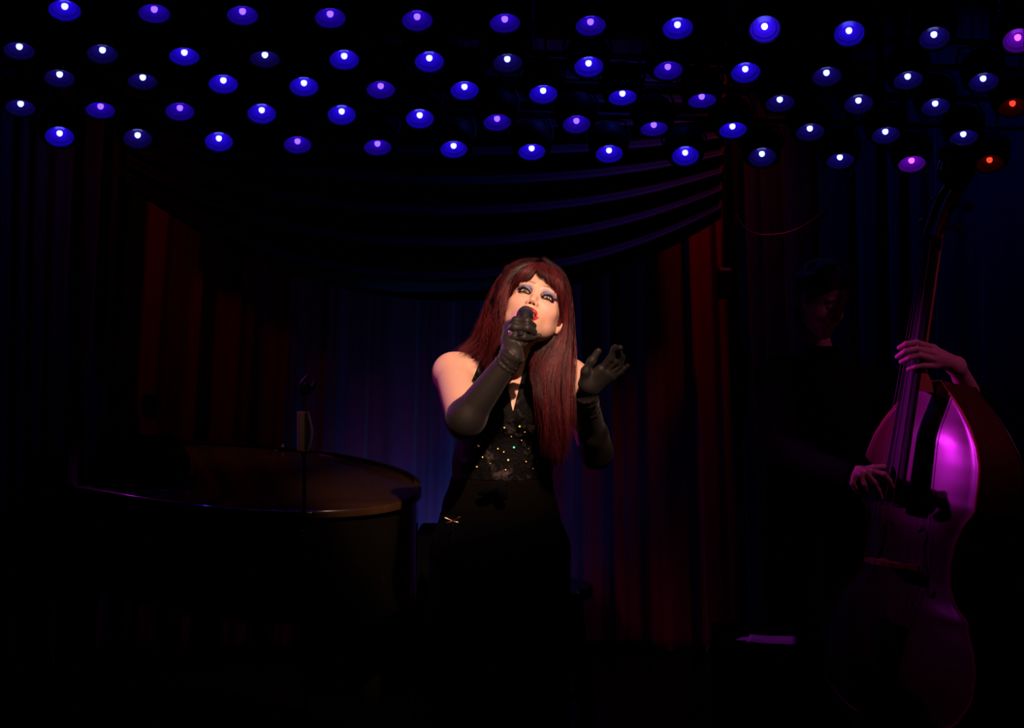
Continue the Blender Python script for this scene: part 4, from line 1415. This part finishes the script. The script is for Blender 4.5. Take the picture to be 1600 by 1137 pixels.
    # bangs, laid over the forehead in head space
    def bang(x0, xe, ze, sweep, zr=0.108):
        def surf(x, z, off=0.011):
            cz = z - 0.024
            y = -0.091 * math.sqrt(max(0.02, 1 - (x / 0.076)**2 - (cz / 0.092)**2)) + 0.002
            return V3(x, min(y, -0.01) - off, z)
        pts = []
        for i in range(8):
            t = i / 7
            x = x0 + (xe - x0) * (t**sweep)
            z = zr + (ze - zr) * t
            off = 0.017 + 0.012 * math.sin(math.pi * t) * 0.8 - 0.003 * t
            p = surf(x, z, off)
            if t == 0: p = V3(x, -0.035, zr + 0.010)
            pts.append(p)
        return np.array(pts) @ RH.T + C

    BL = [bang(-0.036, -0.077, -0.008, 1.0), bang(-0.034, -0.067, 0.014, 1.0), bang(-0.030, -0.056, 0.020, 1.1), bang(-0.025, -0.044, 0.024, 1.3), bang(-0.020, -0.031, 0.029, 1.5)]
    BR = [bang(-0.020, -0.014, 0.060, 1.6), bang(-0.016, 0.002, 0.042, 1.6), bang(-0.006, 0.026, 0.031, 1.3), bang(0.008, 0.052, 0.018, 1.0), bang(0.028, 0.075, -0.010, 1.0)]
    sets.append(flow(BL, 1100, width=0.003, wav=0.0012, clump=40, depth=0.003, endj=0.05))
    sets.append(flow(BR, 1200, width=0.003, wav=0.0012, clump=40, depth=0.003, endj=0.05))
    sets.append(flow([BL[-1], BR[0]], 10, width=0.001, r0=0.0004, wav=0.001, clump=9, depth=0.001, endj=0.1))
    # crown : from the front hairline back over the skull
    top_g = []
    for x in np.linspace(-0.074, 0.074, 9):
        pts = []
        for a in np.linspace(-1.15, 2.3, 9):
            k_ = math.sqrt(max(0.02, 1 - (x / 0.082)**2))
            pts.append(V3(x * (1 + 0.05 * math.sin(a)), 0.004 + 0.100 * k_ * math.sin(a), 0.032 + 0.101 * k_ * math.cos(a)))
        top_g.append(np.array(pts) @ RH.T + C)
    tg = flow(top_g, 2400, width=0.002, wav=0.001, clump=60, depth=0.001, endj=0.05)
    sets.append((tg[0], tg[1], tg[2] * 0.35))  # crown strands darkened, the unlit top of the head put into colour
    parts, _ = [], []
    base = V3(0.110, 0.013, 0.018)
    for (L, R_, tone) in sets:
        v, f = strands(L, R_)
        root_shade = np.repeat(0.14 + 0.86 * sm(np.linspace(0, 1, M_), 0.02, 0.36), 3)  # shade at the crown put into the strand colour towards the roots
        cc = (base[None, None] * tone[:, None, None] * root_shade[None, :, None]).reshape(-1, 3)
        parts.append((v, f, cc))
    # dense body of hair below the loose strands
    H = Field((-0.20, 3.58, 1.12), (0.22, 4.02, 1.74), 0.0035)
    H.ell(C + RH @ V3(0, 0.012, 0.034), (0.078, 0.093, 0.093), 0.01, RH)
    H.ell(C + RH @ V3(0, -0.075, -0.035), (0.062, 0.080, 0.105), 0.012, RH, True)
    for g in (Lg[2], Lg[3], Lg[4]):
        p = catmull(g, 9)[1:]
        H.chain(p + V3(0, 0.012, 0), [0.009, 0.012, 0.013, 0.013, 0.012, 0.010, 0.007, 0.004], 0.02)
    for g in (Rg[1], Rg[2], Rg[3]):
        p = catmull(g, 11)[1:]
        H.chain(p + V3(0, 0.012, 0), [0.009, 0.011, 0.012, 0.014, 0.015, 0.015, 0.014, 0.011, 0.008, 0.004], 0.02)
    # hair falling behind neck and back
    H.chain([q(842, 470, 3.84), q(840, 540, 3.90), q(842, 620, 3.955)], [0.075, 0.062, 0.02], 0.03)
    hv, hf = H.mesh()
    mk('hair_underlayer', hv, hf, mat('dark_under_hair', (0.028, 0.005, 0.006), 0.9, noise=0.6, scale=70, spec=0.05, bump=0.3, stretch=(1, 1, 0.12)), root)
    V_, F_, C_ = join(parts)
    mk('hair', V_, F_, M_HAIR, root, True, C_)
    return root


singer()


# ------------------------------------------------------------------ hand microphone
def microphone():
    b = P(821, 490.5, 3.588)
    tip = b
    tail = P(809, 545, 3.475)
    d = (tail - tip) / np.linalg.norm(tail - tip)
    t = thing('microphone', 'black wireless hand microphone held at the singer\'s mouth', 'microphone', tip + d * 0.06)
    g = MB()
    r = 0.0212
    g.lathe([(0.0005, -r), (r * 0.45, -r * 0.92), (r * 0.8, -r * 0.62), (r * 0.98, -r * 0.15), (r, 0.002), (r, 0.006)], 28, tip, d)
    g.build('grille', mat('mic_grille', (0.02, 0.02, 0.022), 0.4, noise=0.6, scale=900, bump=0.6, spec=0.6), t)
    MB().lathe([(r, 0.005), (r + 0.0012, 0.006), (r + 0.0012, 0.010), (r, 0.011)], 28, tip, d).build('band', mat('blue_black_band', (0.02, 0.02, 0.10), 0.2, spec=0.8, coat=1.0), t)
    MB().lathe([(r, 0.011), (r * 0.93, 0.02), (0.0165, 0.031), (0.0125, 0.045), (0.0115, 0.07), (0.0112, 0.092), (0.010, 0.096), (0.0004, 0.097)], 24, tip, d).build('handle', M_BLKM, t)


microphone()


# ------------------------------------------------------------------ double bass
def double_bass():
    br = P(1362, 877, 4.42)                 # strings on the bridge
    n = V3(-0.886, -0.463, 0); n /= np.linalg.norm(n)
    zax = V3(0, 0, 1.03) - n * 0.172; zax /= np.linalg.norm(zax)
    n = n - zax * (n @ zax); n /= np.linalg.norm(n)
    xax = np.cross(-n, zax) * 1.0           # viewer right seen from the front
    if xax @ V3(0.463, -0.886, 0) < 0: xax = -xax
    HB = 0.150                               # string height above the table edge at the bridge
    O = br - n * HB                          # origin : on the table plane under the bridge
    Wp = lambda x, y, z: O + xax * x - n * y + zax * z       # y>0 goes back into the body
    foot = O - zax * (O[2] / zax[2]) * 1.0
    t = thing('double_bass', 'reddish-brown double bass with magenta highlight, leaning on its player', 'double bass', (foot[0], foot[1], 0))
    zb, zt = -0.52, 0.60                     # bottom and top of the body
    ctrl_z = [-0.52, -0.512, -0.49, -0.44, -0.36, -0.27, -0.20, -0.155, -0.13, -0.115, -0.09, -0.03, 0.04, 0.11, 0.165, 0.195, 0.212, 0.23, 0.28, 0.34, 0.40, 0.46, 0.51, 0.555, 0.585, 0.60]
    ctrl_w = [0.02, 0.09, 0.19, 0.285, 0.333, 0.335, 0.310, 0.285, 0.284, 0.262, 0.225, 0.190, 0.181, 0.190, 0.215, 0.240, 0.251, 0.245, 0.247, 0.243, 0.222, 0.184, 0.140, 0.090, 0.055, 0.035]
    zz = np.concatenate([np.linspace(-0.52, -0.45, 14)[:-1], np.linspace(-0.45, 0.52, 110), np.linspace(0.52, 0.60, 8)[1:]])
    ww = np.interp(zz, ctrl_z, ctrl_w)
    ks = np.array([0.25, 0.5, 0.25])
    w2 = np.convolve(np.pad(ww, 1, 'edge'), ks, 'valid'); ww = w2
    RIB = lambda z: 0.200 - 0.05 * sm(np.array(z), 0.30, 0.60)
    ns = 33
    s = np.sin(np.linspace(-math.pi / 2, math.pi / 2, ns))

    def plate(name, back):
        v = []
        for z, w_ in zip(zz, ww):
            for k_ in s:
                e = (1 - abs(k_)**2.4)
                endf = sm(np.array(min(z - zb, zt - z)), 0.0, 0.20)
                arch = 0.030 * e * endf
                edge = 0.004 * math.exp(-((1 - abs(k_)) / 0.05)**2)
                x = k_ * (w_ + 0.006)
                y = (-arch - edge) if not back else (float(RIB(z)) + 0.018 * e * endf)
                v.append(Wp(x, y, z))
        f = []
        N = len(zz)
        for i in range(N - 1):
            for j in range(ns - 1):
                a = i * ns + j
                q_ = (a, a + 1, a + ns + 1, a + ns)
                f.append(q_ if not back else q_[::-1])
        o = mk(name, v, f, M_WOOD, t)
        o.modifiers.new('thickness', 'SOLIDIFY').thickness = 0.006
        return o
    plate('top_plate', False)
    plate('back_plate', True)
    v, f = [], []
    N = len(zz)
    loop = [(-w_, z) for z, w_ in zip(zz, ww)] + [(w_, z) for z, w_ in zip(zz[::-1], ww[::-1])]
    for (x, z) in loop:
        for y in (0.002, float(RIB(z)) * 0.5, float(RIB(z)) + 0.002):
            v.append(Wp(x, y, z))
    m_ = len(loop)
    for i in range(m_):
        j = (i + 1) % m_
        for k_ in (0, 1):
            f.append((i * 3 + k_, j * 3 + k_, j * 3 + k_ + 1, i * 3 + k_ + 1))
    mk('ribs', v, f, M_WOOD, t)
    # edge bead and purfling
    for y in (-0.003,):
        MB().tube([Wp(x * 1.03, y, z) for (x, z) in loop[::2]], 0.0042, 6, False).build('edge_bead', M_NECK, t)
    # f holes : black tubes on the plate stand in for the dark openings
    for sgn in (-1, 1):
        pts = [(0.062, 0.115), (0.070, 0.128), (0.086, 0.126), (0.094, 0.105), (0.090, 0.07), (0.100, 0.03), (0.112, -0.01), (0.122, -0.05), (0.132, -0.075), (0.146, -0.075), (0.148, -0.058)]
        def ys(x, z):
            w_ = np.interp(z, zz, ww) + 0.006
            k_ = min(abs(x) / w_, 1)
            return -0.030 * (1 - k_**2.4) * float(sm(np.array(min(z - zb, zt - z)), 0.0, 0.20)) - 0.0005
        path = catmull([Wp(sgn * x, ys(x, z), z) for x, z in pts], 30)
        rad = [0.0065] * 3 + [0.003] * 3 + [0.0045] * 18 + [0.003] * 3 + [0.0065] * 3
        MB().tube(path, rad, 8).build('f_hole_tube', M_LASH, t)
    # neck, fingerboard
    fb0, fb1 = 0.18, 1.045                   # fingerboard ends (from bridge)
    hs = lambda z: -HB + (HB - 0.030) * 0 - 0.0  # string plane
    SY = lambda z: -HB + 0.045 * (z / 1.05)  # strings come closer to the body line
    v, f = [], []
    nn = 24
    for i in range(nn + 1):
        z = fb0 + (fb1 - fb0) * i / nn
        w_ = 0.043 + (0.0215 - 0.043) * i / nn
        yb = SY(z) + 0.022 - 0.010 * i / nn
        row = []
        for k_ in np.linspace(-1, 1, 9):
            row.append((k_ * w_, yb + 0.010 * k_ * k_))
        row += [(w_ * 0.96, yb + 0.026), (-w_ * 0.96, yb + 0.026)]
        for (x, y) in row: v.append(Wp(x, y, z))
    L_ = 11
    for i in range(nn):
        for k_ in range(L_):
            k2 = (k_ + 1) % L_
            f.append((i * L_ + k_, i * L_ + k2, (i + 1) * L_ + k2, (i + 1) * L_ + k_))
    f.append(tuple(range(L_))[::-1]); f.append(tuple(nn * L_ + k_ for k_ in range(L_)))
    sharp(mk('fingerboard', v, f, M_EBONY, t), 40)
    v, f = [], []
    for i in range(nn + 1):
        z = 0.56 + (fb1 + 0.02 - 0.56) * i / nn
        heel = max(0, 1 - i / 5.0)
        w_ = 0.030 + (0.021 - 0.030) * i / nn
        y0 = SY(z) + 0.040 - 0.010 * i / nn
        dpt = 0.034 + 0.075 * heel**1.5 - 0.004 * i / nn
        for k_ in range(9):
            a = math.pi * k_ / 8
            v.append(Wp(w_ * math.cos(a), y0 + dpt * math.sin(a), z))
    for i in range(nn):
        for k_ in range(9):
            k2 = (k_ + 1) % 9
            f.append((i * 9 + k_, i * 9 + k2, (i + 1) * 9 + k2, (i + 1) * 9 + k_))
    f.append(tuple(range(9))[::-1]); f.append(tuple(nn * 9 + k_ for k_ in range(9)))
    sharp(mk('neck', v, f, M_NECK, t), 60)
    yn = SY(1.05)
    MB().tube([Wp(-0.022, yn + 0.006, 1.052), Wp(0.022, yn + 0.006, 1.052)], 0.007, 8).build('nut', M_EBONY, t)
    # peg box and scroll
    pb = MB()
    path = [(0.012, 1.05), (0.022, 1.10), (0.040, 1.16), (0.066, 1.215), (0.094, 1.25)]
    for sg in (-1, 1):
        pb.tube(catmull([Wp(sg * 0.023, yn + y, z) for y, z in path], 14), [0.010, 0.0105, 0.011, 0.011, 0.012, 0.012, 0.012, 0.013, 0.013, 0.013, 0.013, 0.013, 0.013, 0.013], 8)
    pb.tube(catmull([Wp(0, yn + y + 0.030, z) for y, z in path], 14), 0.020, 8)
    pb.build('peg_box', M_WOOD, t)
    sc_ = []
    for i in range(46):
        a = i / 45 * math.pi * 3.6
        rr = 0.060 * (1 - i / 45 * 0.82)
        sc_.append((0.075 - rr * math.cos(a + 0.55), 1.288 - rr * math.sin(a + 0.55) * -1.0))
    m = MB()
    rads = [0.027 - 0.012 * i / 45 for i in range(46)]
    # lateral width of the scroll grows to the eye
    for sg in (-1, 0, 1):
        m.tube([Wp(sg * (0.012 + 0.014 * i / 45), yn + sc_[i][0], sc_[i][1]) for i in range(46)], [r_ * (0.8 if sg else 1) for r_ in rads], 8)
    m.build('scroll', M_WOOD, t)
    for i, (y, z, sg) in enumerate(((0.022, 1.085, 1), (0.034, 1.12, -1), (0.052, 1.16, 1), (0.072, 1.20, -1))):
        p0 = Wp(sg * 0.02, yn + y + 0.01, z); p1 = Wp(sg * 0.075, yn + y + 0.018, z - 0.004)
        pg = MB().tube([p0, p1], 0.0045, 8)
        pg.tube([p1, p1 + (p1 - p0) * 0.45], [0.013, 0.011], 8)
        pg.lathe([(0.0005, -0.004), (0.012, -0.004), (0.012, 0.004), (0.0005, 0.004)], 14, Wp(sg * 0.034, yn + y + 0.012, z), xax)
        pg.build('tuning_peg', M_CHROME if False else M_BLKM, t)
    # strings
    for i in range(4):
        xb = -0.0435 + 0.029 * i; xn = -0.015 + 0.010 * i
        crown = 0.010 * ((i - 1.5) / 1.5)**2
        r_ = [0.0016, 0.0013, 0.0011, 0.0009][3 - i]
        a = Wp(xb, SY(0) + crown, 0); b = Wp(xn, yn + 0.0015, 1.052)
        c = Wp(xb * 0.55, -0.060, -0.30)
        e = Wp(xn * 0.7, yn + 0.035 + 0.016 * i, 1.09 + 0.033 * i)
        MB().tube([c, a], r_, 6).tube([a, b], r_, 6).tube([b, e], r_, 6).build('string', M_STRING, t)
    # bridge
    m = MB()
    outl = [(-0.078, 0), (-0.050, 0), (-0.040, 0.025), (-0.018, 0.034), (0.0, 0.036), (0.018, 0.034), (0.040, 0.025), (0.050, 0), (0.078, 0), (0.074, 0.015), (0.052, 0.035), (0.046, 0.055), (0.058, 0.070), (0.060, 0.080), (0.048, 0.095), (0.051, 0.108), (0.030, 0.118), (0, 0.122), (-0.030, 0.118), (-0.051, 0.108), (-0.048, 0.095), (-0.060, 0.080), (-0.058, 0.070), (-0.046, 0.055), (-0.052, 0.035), (-0.074, 0.015)]
    nb = len(outl)
    v = [Wp(x, -0.028 - h_, -0.009 + 0.003 * h_ / 0.12) for x, h_ in outl] + [Wp(x, -0.028 - h_, 0.009 - 0.004 * h_ / 0.12) for x, h_ in outl]
    f = [(i, (i + 1) % nb, nb + (i + 1) % nb, nb + i) for i in range(nb)]
    f.append(tuple(range(nb))[::-1]); f.append(tuple(range(nb, 2 * nb)))
    mk('bridge', v, f, mat('pale_bridge_maple', (0.30, 0.14, 0.06), 0.5), t, False)
    # tailpiece, endpin
    v = []
    for (z, w_, y) in ((-0.17, 0.040, -0.085), (-0.25, 0.036, -0.075), (-0.38, 0.026, -0.055), (-0.50, 0.020, -0.035)):
        for x in (-1, -0.5, 0, 0.5, 1):
            v.append(Wp(x * w_, y - 0.008 * (1 - x * x), z))
        for x in (1, -1):
            v.append(Wp(x * w_, y + 0.010, z))
    f = []
    for i in range(3):
        for k_ in range(7):
            k2 = (k_ + 1) % 7
            f.append((i * 7 + k_, i * 7 + k2, (i + 1) * 7 + k2, (i + 1) * 7 + k_))
    f.append(tuple(range(7))); f.append(tuple(21 + k_ for k_ in range(7)))
    mk('tailpiece', v, f, M_EBONY, t, False)
    base = Wp(0, 0.10, -0.515)
    gnd = base - zax * (base[2] / zax[2])
    m = MB().tube([base, base - zax * 0.04], [0.022, 0.016], 12).tube([base, gnd + zax * 0.012], 0.0055, 10).tube([gnd + zax * 0.03, gnd + zax * 0.011], [0.011, 0.009], 10)
    m.build('endpin', M_CHROME, t)
    return Wp, SY


WP, SYF = double_bass()


# ------------------------------------------------------------------ bass player
def bassist():
    q = lambda px, py, Y: P(px, py, Y)
    root = thing('person', 'bass player dressed in black standing in the dark behind the double bass', 'person', (P(1270, 700, 4.95)[0], 4.98, 0))
    sk = V3(0.42, 0.24, 0.19)
    RH = rotm(8, 38, 18)
    C = q(1283, 468, 4.90)
    F, up, dn = head_field(0.0024, False, False)
    v, f = F.mesh()
    col = np.tile(sk, (len(v), 1))
    ld = np.minimum(seg_dist(v, up), seg_dist(v, dn)) - 0.0045
    col = lerpc(col, (0.30, 0.10, 0.09), 1 - sm(ld, 0.0, 0.002))
    ax = np.abs(v[:, 0])
    br = seg_dist(np.c_[ax, v[:, 1] * 0, v[:, 2]], [(0.012, 0, 0.0215), (0.028, 0, 0.0265), (0.046, 0, 0.0225)])
    col = lerpc(col, (0.02, 0.015, 0.01), (1 - sm(br, 0.002, 0.004)) * (v[:, 1] < -0.05))
    head = (v @ RH.T + C, f, col)
    # joints
    shR, shL = q(1208, 588, 4.92), q(1368, 600, 5.0)
    elR, wrR = q(1222, 705, 4.74), q(1326, 742, 4.445)
    elL, wrL = q(1532, 648, 4.84), q(1494, 572, 4.545)
    cx, cy = (shR[0] + shL[0]) / 2, 5.02
    nb = V3(cx + 0.01, cy, shR[2] + 0.05)
    hipc = V3(cx + 0.01, cy + 0.05, 0.93)

    def body(F, g=0.0):
        F.cap(V3(cx - 0.10, cy, shR[2] - 0.03), V3(cx + 0.10, cy, shL[2] - 0.02), 0.095 + g, 0.095 + g, 0.05)
        F.cap(V3(cx, cy, shR[2] - 0.08), hipc + V3(0, 0, 0.1), 0.125 + g, 0.115 + g, 0.06)
        F.cap(V3(cx - 0.05, cy, shR[2] - 0.15), V3(cx - 0.05, cy, 1.02), 0.11 + g, 0.105 + g, 0.06)
        F.cap(V3(cx + 0.05, cy, shR[2] - 0.15), V3(cx + 0.05, cy, 1.02), 0.11 + g, 0.105 + g, 0.06)
        F.cap(nb, C + RH @ V3(0, 0.02, -0.06), 0.055 + g, 0.052 + g, 0.03)

    def arm(F, sh, el, wr, g=0.0, full=1.0):
        F.cap(sh, el, 0.056 + g, 0.046 + g, 0.04)
        w2 = el + (wr - el) * full
        F.cap(el, w2, 0.044 + g, (0.044 + (0.028 - 0.044) * full) + g, 0.02)
        F.cap(el, el + (wr - el) * min(0.35, full), 0.043 + g, 0.042 + g, 0.02)

    def legs(F, g=0.0):
        for s in (-1, 1):
            hp = hipc + V3(s * 0.09, 0, -0.02)
            kn = V3(hipc[0] + s * 0.13, cy + 0.02, 0.50); an = V3(hipc[0] + s * 0.16, cy + 0.07, 0.10)
            F.cap(hp, kn, 0.098 + g, 0.064 + g, 0.03)
            F.cap(kn, an, 0.064 + g, 0.044 + g, 0.02)
    lo = V3(cx - 0.36, 4.36, 0.03); hi = V3(cx + 0.75, 5.28, 1.60)
    FB = Field(lo, hi, 0.009)
    body(FB, -0.012); legs(FB, -0.012); arm(FB, shR, elR, wrR, -0.012); arm(FB, shL, elL, wrL, -0.012)
    bv, bf = FB.mesh()

    # left hand, fingers pressing the strings round the right side of the neck
    FL = Field(q(1390, 625, 4.36) - V3(0.02, 0.02, 0.06), q(1540, 500, 4.92) + V3(0.06, 0.04, 0.0), 0.0026)
    FL.cap(elL, wrL, 0.043, 0.028, 0.02); FL.cap(elL, elL + (wrL - elL) * 0.35, 0.043, 0.042, 0.02)
    FL.cap(wrL, q(1472, 560, 4.51), 0.029, 0.024, 0.02)
    kn_ = [q(1458, 543, 4.495), q(1459, 552, 4.485), q(1460, 561, 4.485), q(1459, 571, 4.49)]
    for p in kn_:
        FL.cap(q(1482, 565, 4.525), p, 0.020, 0.0125, 0.012)
    fl = [
        [kn_[0], q(1432, 535, 4.462), q(1416, 537, 4.455), q(1405, 543, 4.468)],
        [kn_[1], q(1433, 545, 4.450), q(1414, 549, 4.445), q(1402, 557, 4.462)],
        [kn_[2], q(1437, 555, 4.450), q(1420, 559, 4.447), q(1408, 565, 4.462)],
        [kn_[3], q(1443, 571, 4.458), q(1430, 573, 4.455), q(1419, 577, 4.465)],
    ]
    for pts, r in zip(fl, (0.0098, 0.0100, 0.0096, 0.0085)):
        FL.chain(pts, [r * 1.1, r, r * 0.92, r * 0.8], 0.0035)
    FL.chain([q(1482, 560, 4.55), q(1462, 556, 4.60), q(1442, 548, 4.62)], [0.015, 0.0115, 0.009], 0.006)
    lv, lf = FL.mesh()
    # right hand, plucking
    FR = Field(q(1290, 800, 4.30) - V3(0.02, 0, 0.0), q(1410, 700, 4.52) + V3(0.03, 0.02, 0.02), 0.0026)
    FR.cap(elR, wrR, 0.043, 0.028, 0.02)
    FR.cap(wrR, q(1345, 738, 4.42), 0.026, 0.022, 0.02)
    ks = [q(1362, 737, 4.395), q(1353, 739, 4.385), q(1344, 742, 4.378), q(1335, 745, 4.378)]
    for p in ks:
        FR.cap(q(1342, 740, 4.42), p, 0.018, 0.0115, 0.010)
    fr_ = [
        [ks[0], q(1381, 741, 4.385), q(1389, 750, 4.392), q(1394, 760, 4.405)],
        [ks[1], q(1366, 754, 4.372), q(1372, 766, 4.382), q(1377, 778, 4.398)],
        [ks[2], q(1350, 757, 4.368), q(1353, 766, 4.385), q(1357, 773, 4.398)],
        [ks[3], q(1332, 755, 4.370), q(1337, 763, 4.380), q(1342, 769, 4.392)],
    ]
    for pts, r in zip(fr_, (0.0098, 0.0098, 0.0092, 0.0085)):
        FR.chain(pts, [r * 1.1, r, r * 0.92, r * 0.78], 0.0035)
    FR.chain([q(1345, 736, 4.44), q(1365, 731, 4.455), q(1383, 729, 4.46)], [0.014, 0.011, 0.009], 0.006)
    rv, rf = FR.mesh()
    parts = [head] + [(a, b, np.tile(sk, (len(a), 1))) for a, b in ((bv, bf), (lv, lf), (rv, rf))]
    V_, F_, C_ = join(parts)
    mk('body', V_, F_, M_SKIN, root, True, C_)
    for s in (-1, 1):
        c = V3(s * 0.031, -0.0715, -0.001)
        ev, ef, ec = eyeball(c, RH, V3(0, -1, -0.5), iris=(0.08, 0.04, 0.02))
        mk('eye', ev @ RH.T + C, ef, M_EYE, root, True, ec)
    # shirt with long sleeves (the left one pushed to the forearm), trousers, shoes, hair
    FS = Field(lo, hi, 0.007)
    body(FS, 0.0); arm(FS, shR, elR, wrR, 0.006, 1.02); arm(FS, shL, elL, wrL, 0.006, 0.42)
    X = FS.ax[0][:, None, None]; Y = FS.ax[1][None, :, None]; Z = FS.ax[2][None, None, :]
    T = np.maximum(FS.F - 0.004, 0.90 - Z)
    T = np.maximum(T, np.where(np.abs(X - nb[0]) + np.abs(Y - nb[1]) < 0.2, Z - (nb[2] + 0.055), -1.0).astype(np.float32))
    tv, tf = FS.mesh(T)
    mk('shirt', tv, tf, M_CLOTH, root)
    FP = Field(V3(cx - 0.34, cy - 0.22, 0.03), V3(cx + 0.36, cy + 0.26, 1.08), 0.008)
    FP.cap(hipc + V3(-0.06, 0, 0.03), hipc + V3(0.06, 0, 0.03), 0.118, 0.118, 0.03)
    legs(FP, 0.008)
    Z = FP.ax[2][None, None, :]
    tv, tf = FP.mesh(np.maximum(np.maximum(FP.F, Z - 1.02), 0.07 - Z))
    mk('trousers', tv, tf, M_CLOTH, root)
    for s in (-1, 1):
        an = V3(hipc[0] + s * 0.16, cy + 0.07, 0.10)
        FS = Field(an + V3(-0.08, -0.27, -0.11), an + V3(0.08, 0.09, 0.03), 0.005)
        FS.cap(an + V3(0, 0.01, -0.055), an + V3(s * 0.01, -0.19, -0.066), 0.042, 0.032, 0.02)
        FS.cap(an + V3(0, 0, 0), an + V3(0, 0, -0.05), 0.045, 0.042, 0.02)
        Z = FS.ax[2][None, None, :]
        sv, sf = FS.mesh(np.maximum(FS.F, 0.001 - Z))
        mk('shoe', sv, sf, M_BLKM, root)
    HF = Field(C - 0.16, C + 0.16, 0.004)
    HF.ell(C + RH @ V3(0, 0.014, 0.040), (0.082, 0.094, 0.090), 0.01, RH)
    HF.ell(C + RH @ V3(0, -0.085, -0.040), (0.075, 0.085, 0.105), 0.01, RH, True)
    HF.ell(C + RH @ V3(0, 0.0, -0.10), (0.12, 0.12, 0.055), 0.01, RH, True)
    rr = np.random.RandomState(2)
    for i in range(60):
        d = rr.normal(0, 1, 3); d[2] = abs(d[2]) * 0.8; d[1] = abs(d[1]) * 0.8 - 0.2; d /= np.linalg.norm(d)
        c = C + RH @ (V3(0, 0.014, 0.040) + d * V3(0.080, 0.092, 0.088))
        HF.ell(c, (0.016, 0.016, 0.013), 0.012)
    hv, hf = HF.mesh()
    mk('hair', hv, hf, mat('dark_hair', (0.012, 0.010, 0.010), 0.5, noise=0.5, scale=60, spec=0.5), root)
    return root


bassist()
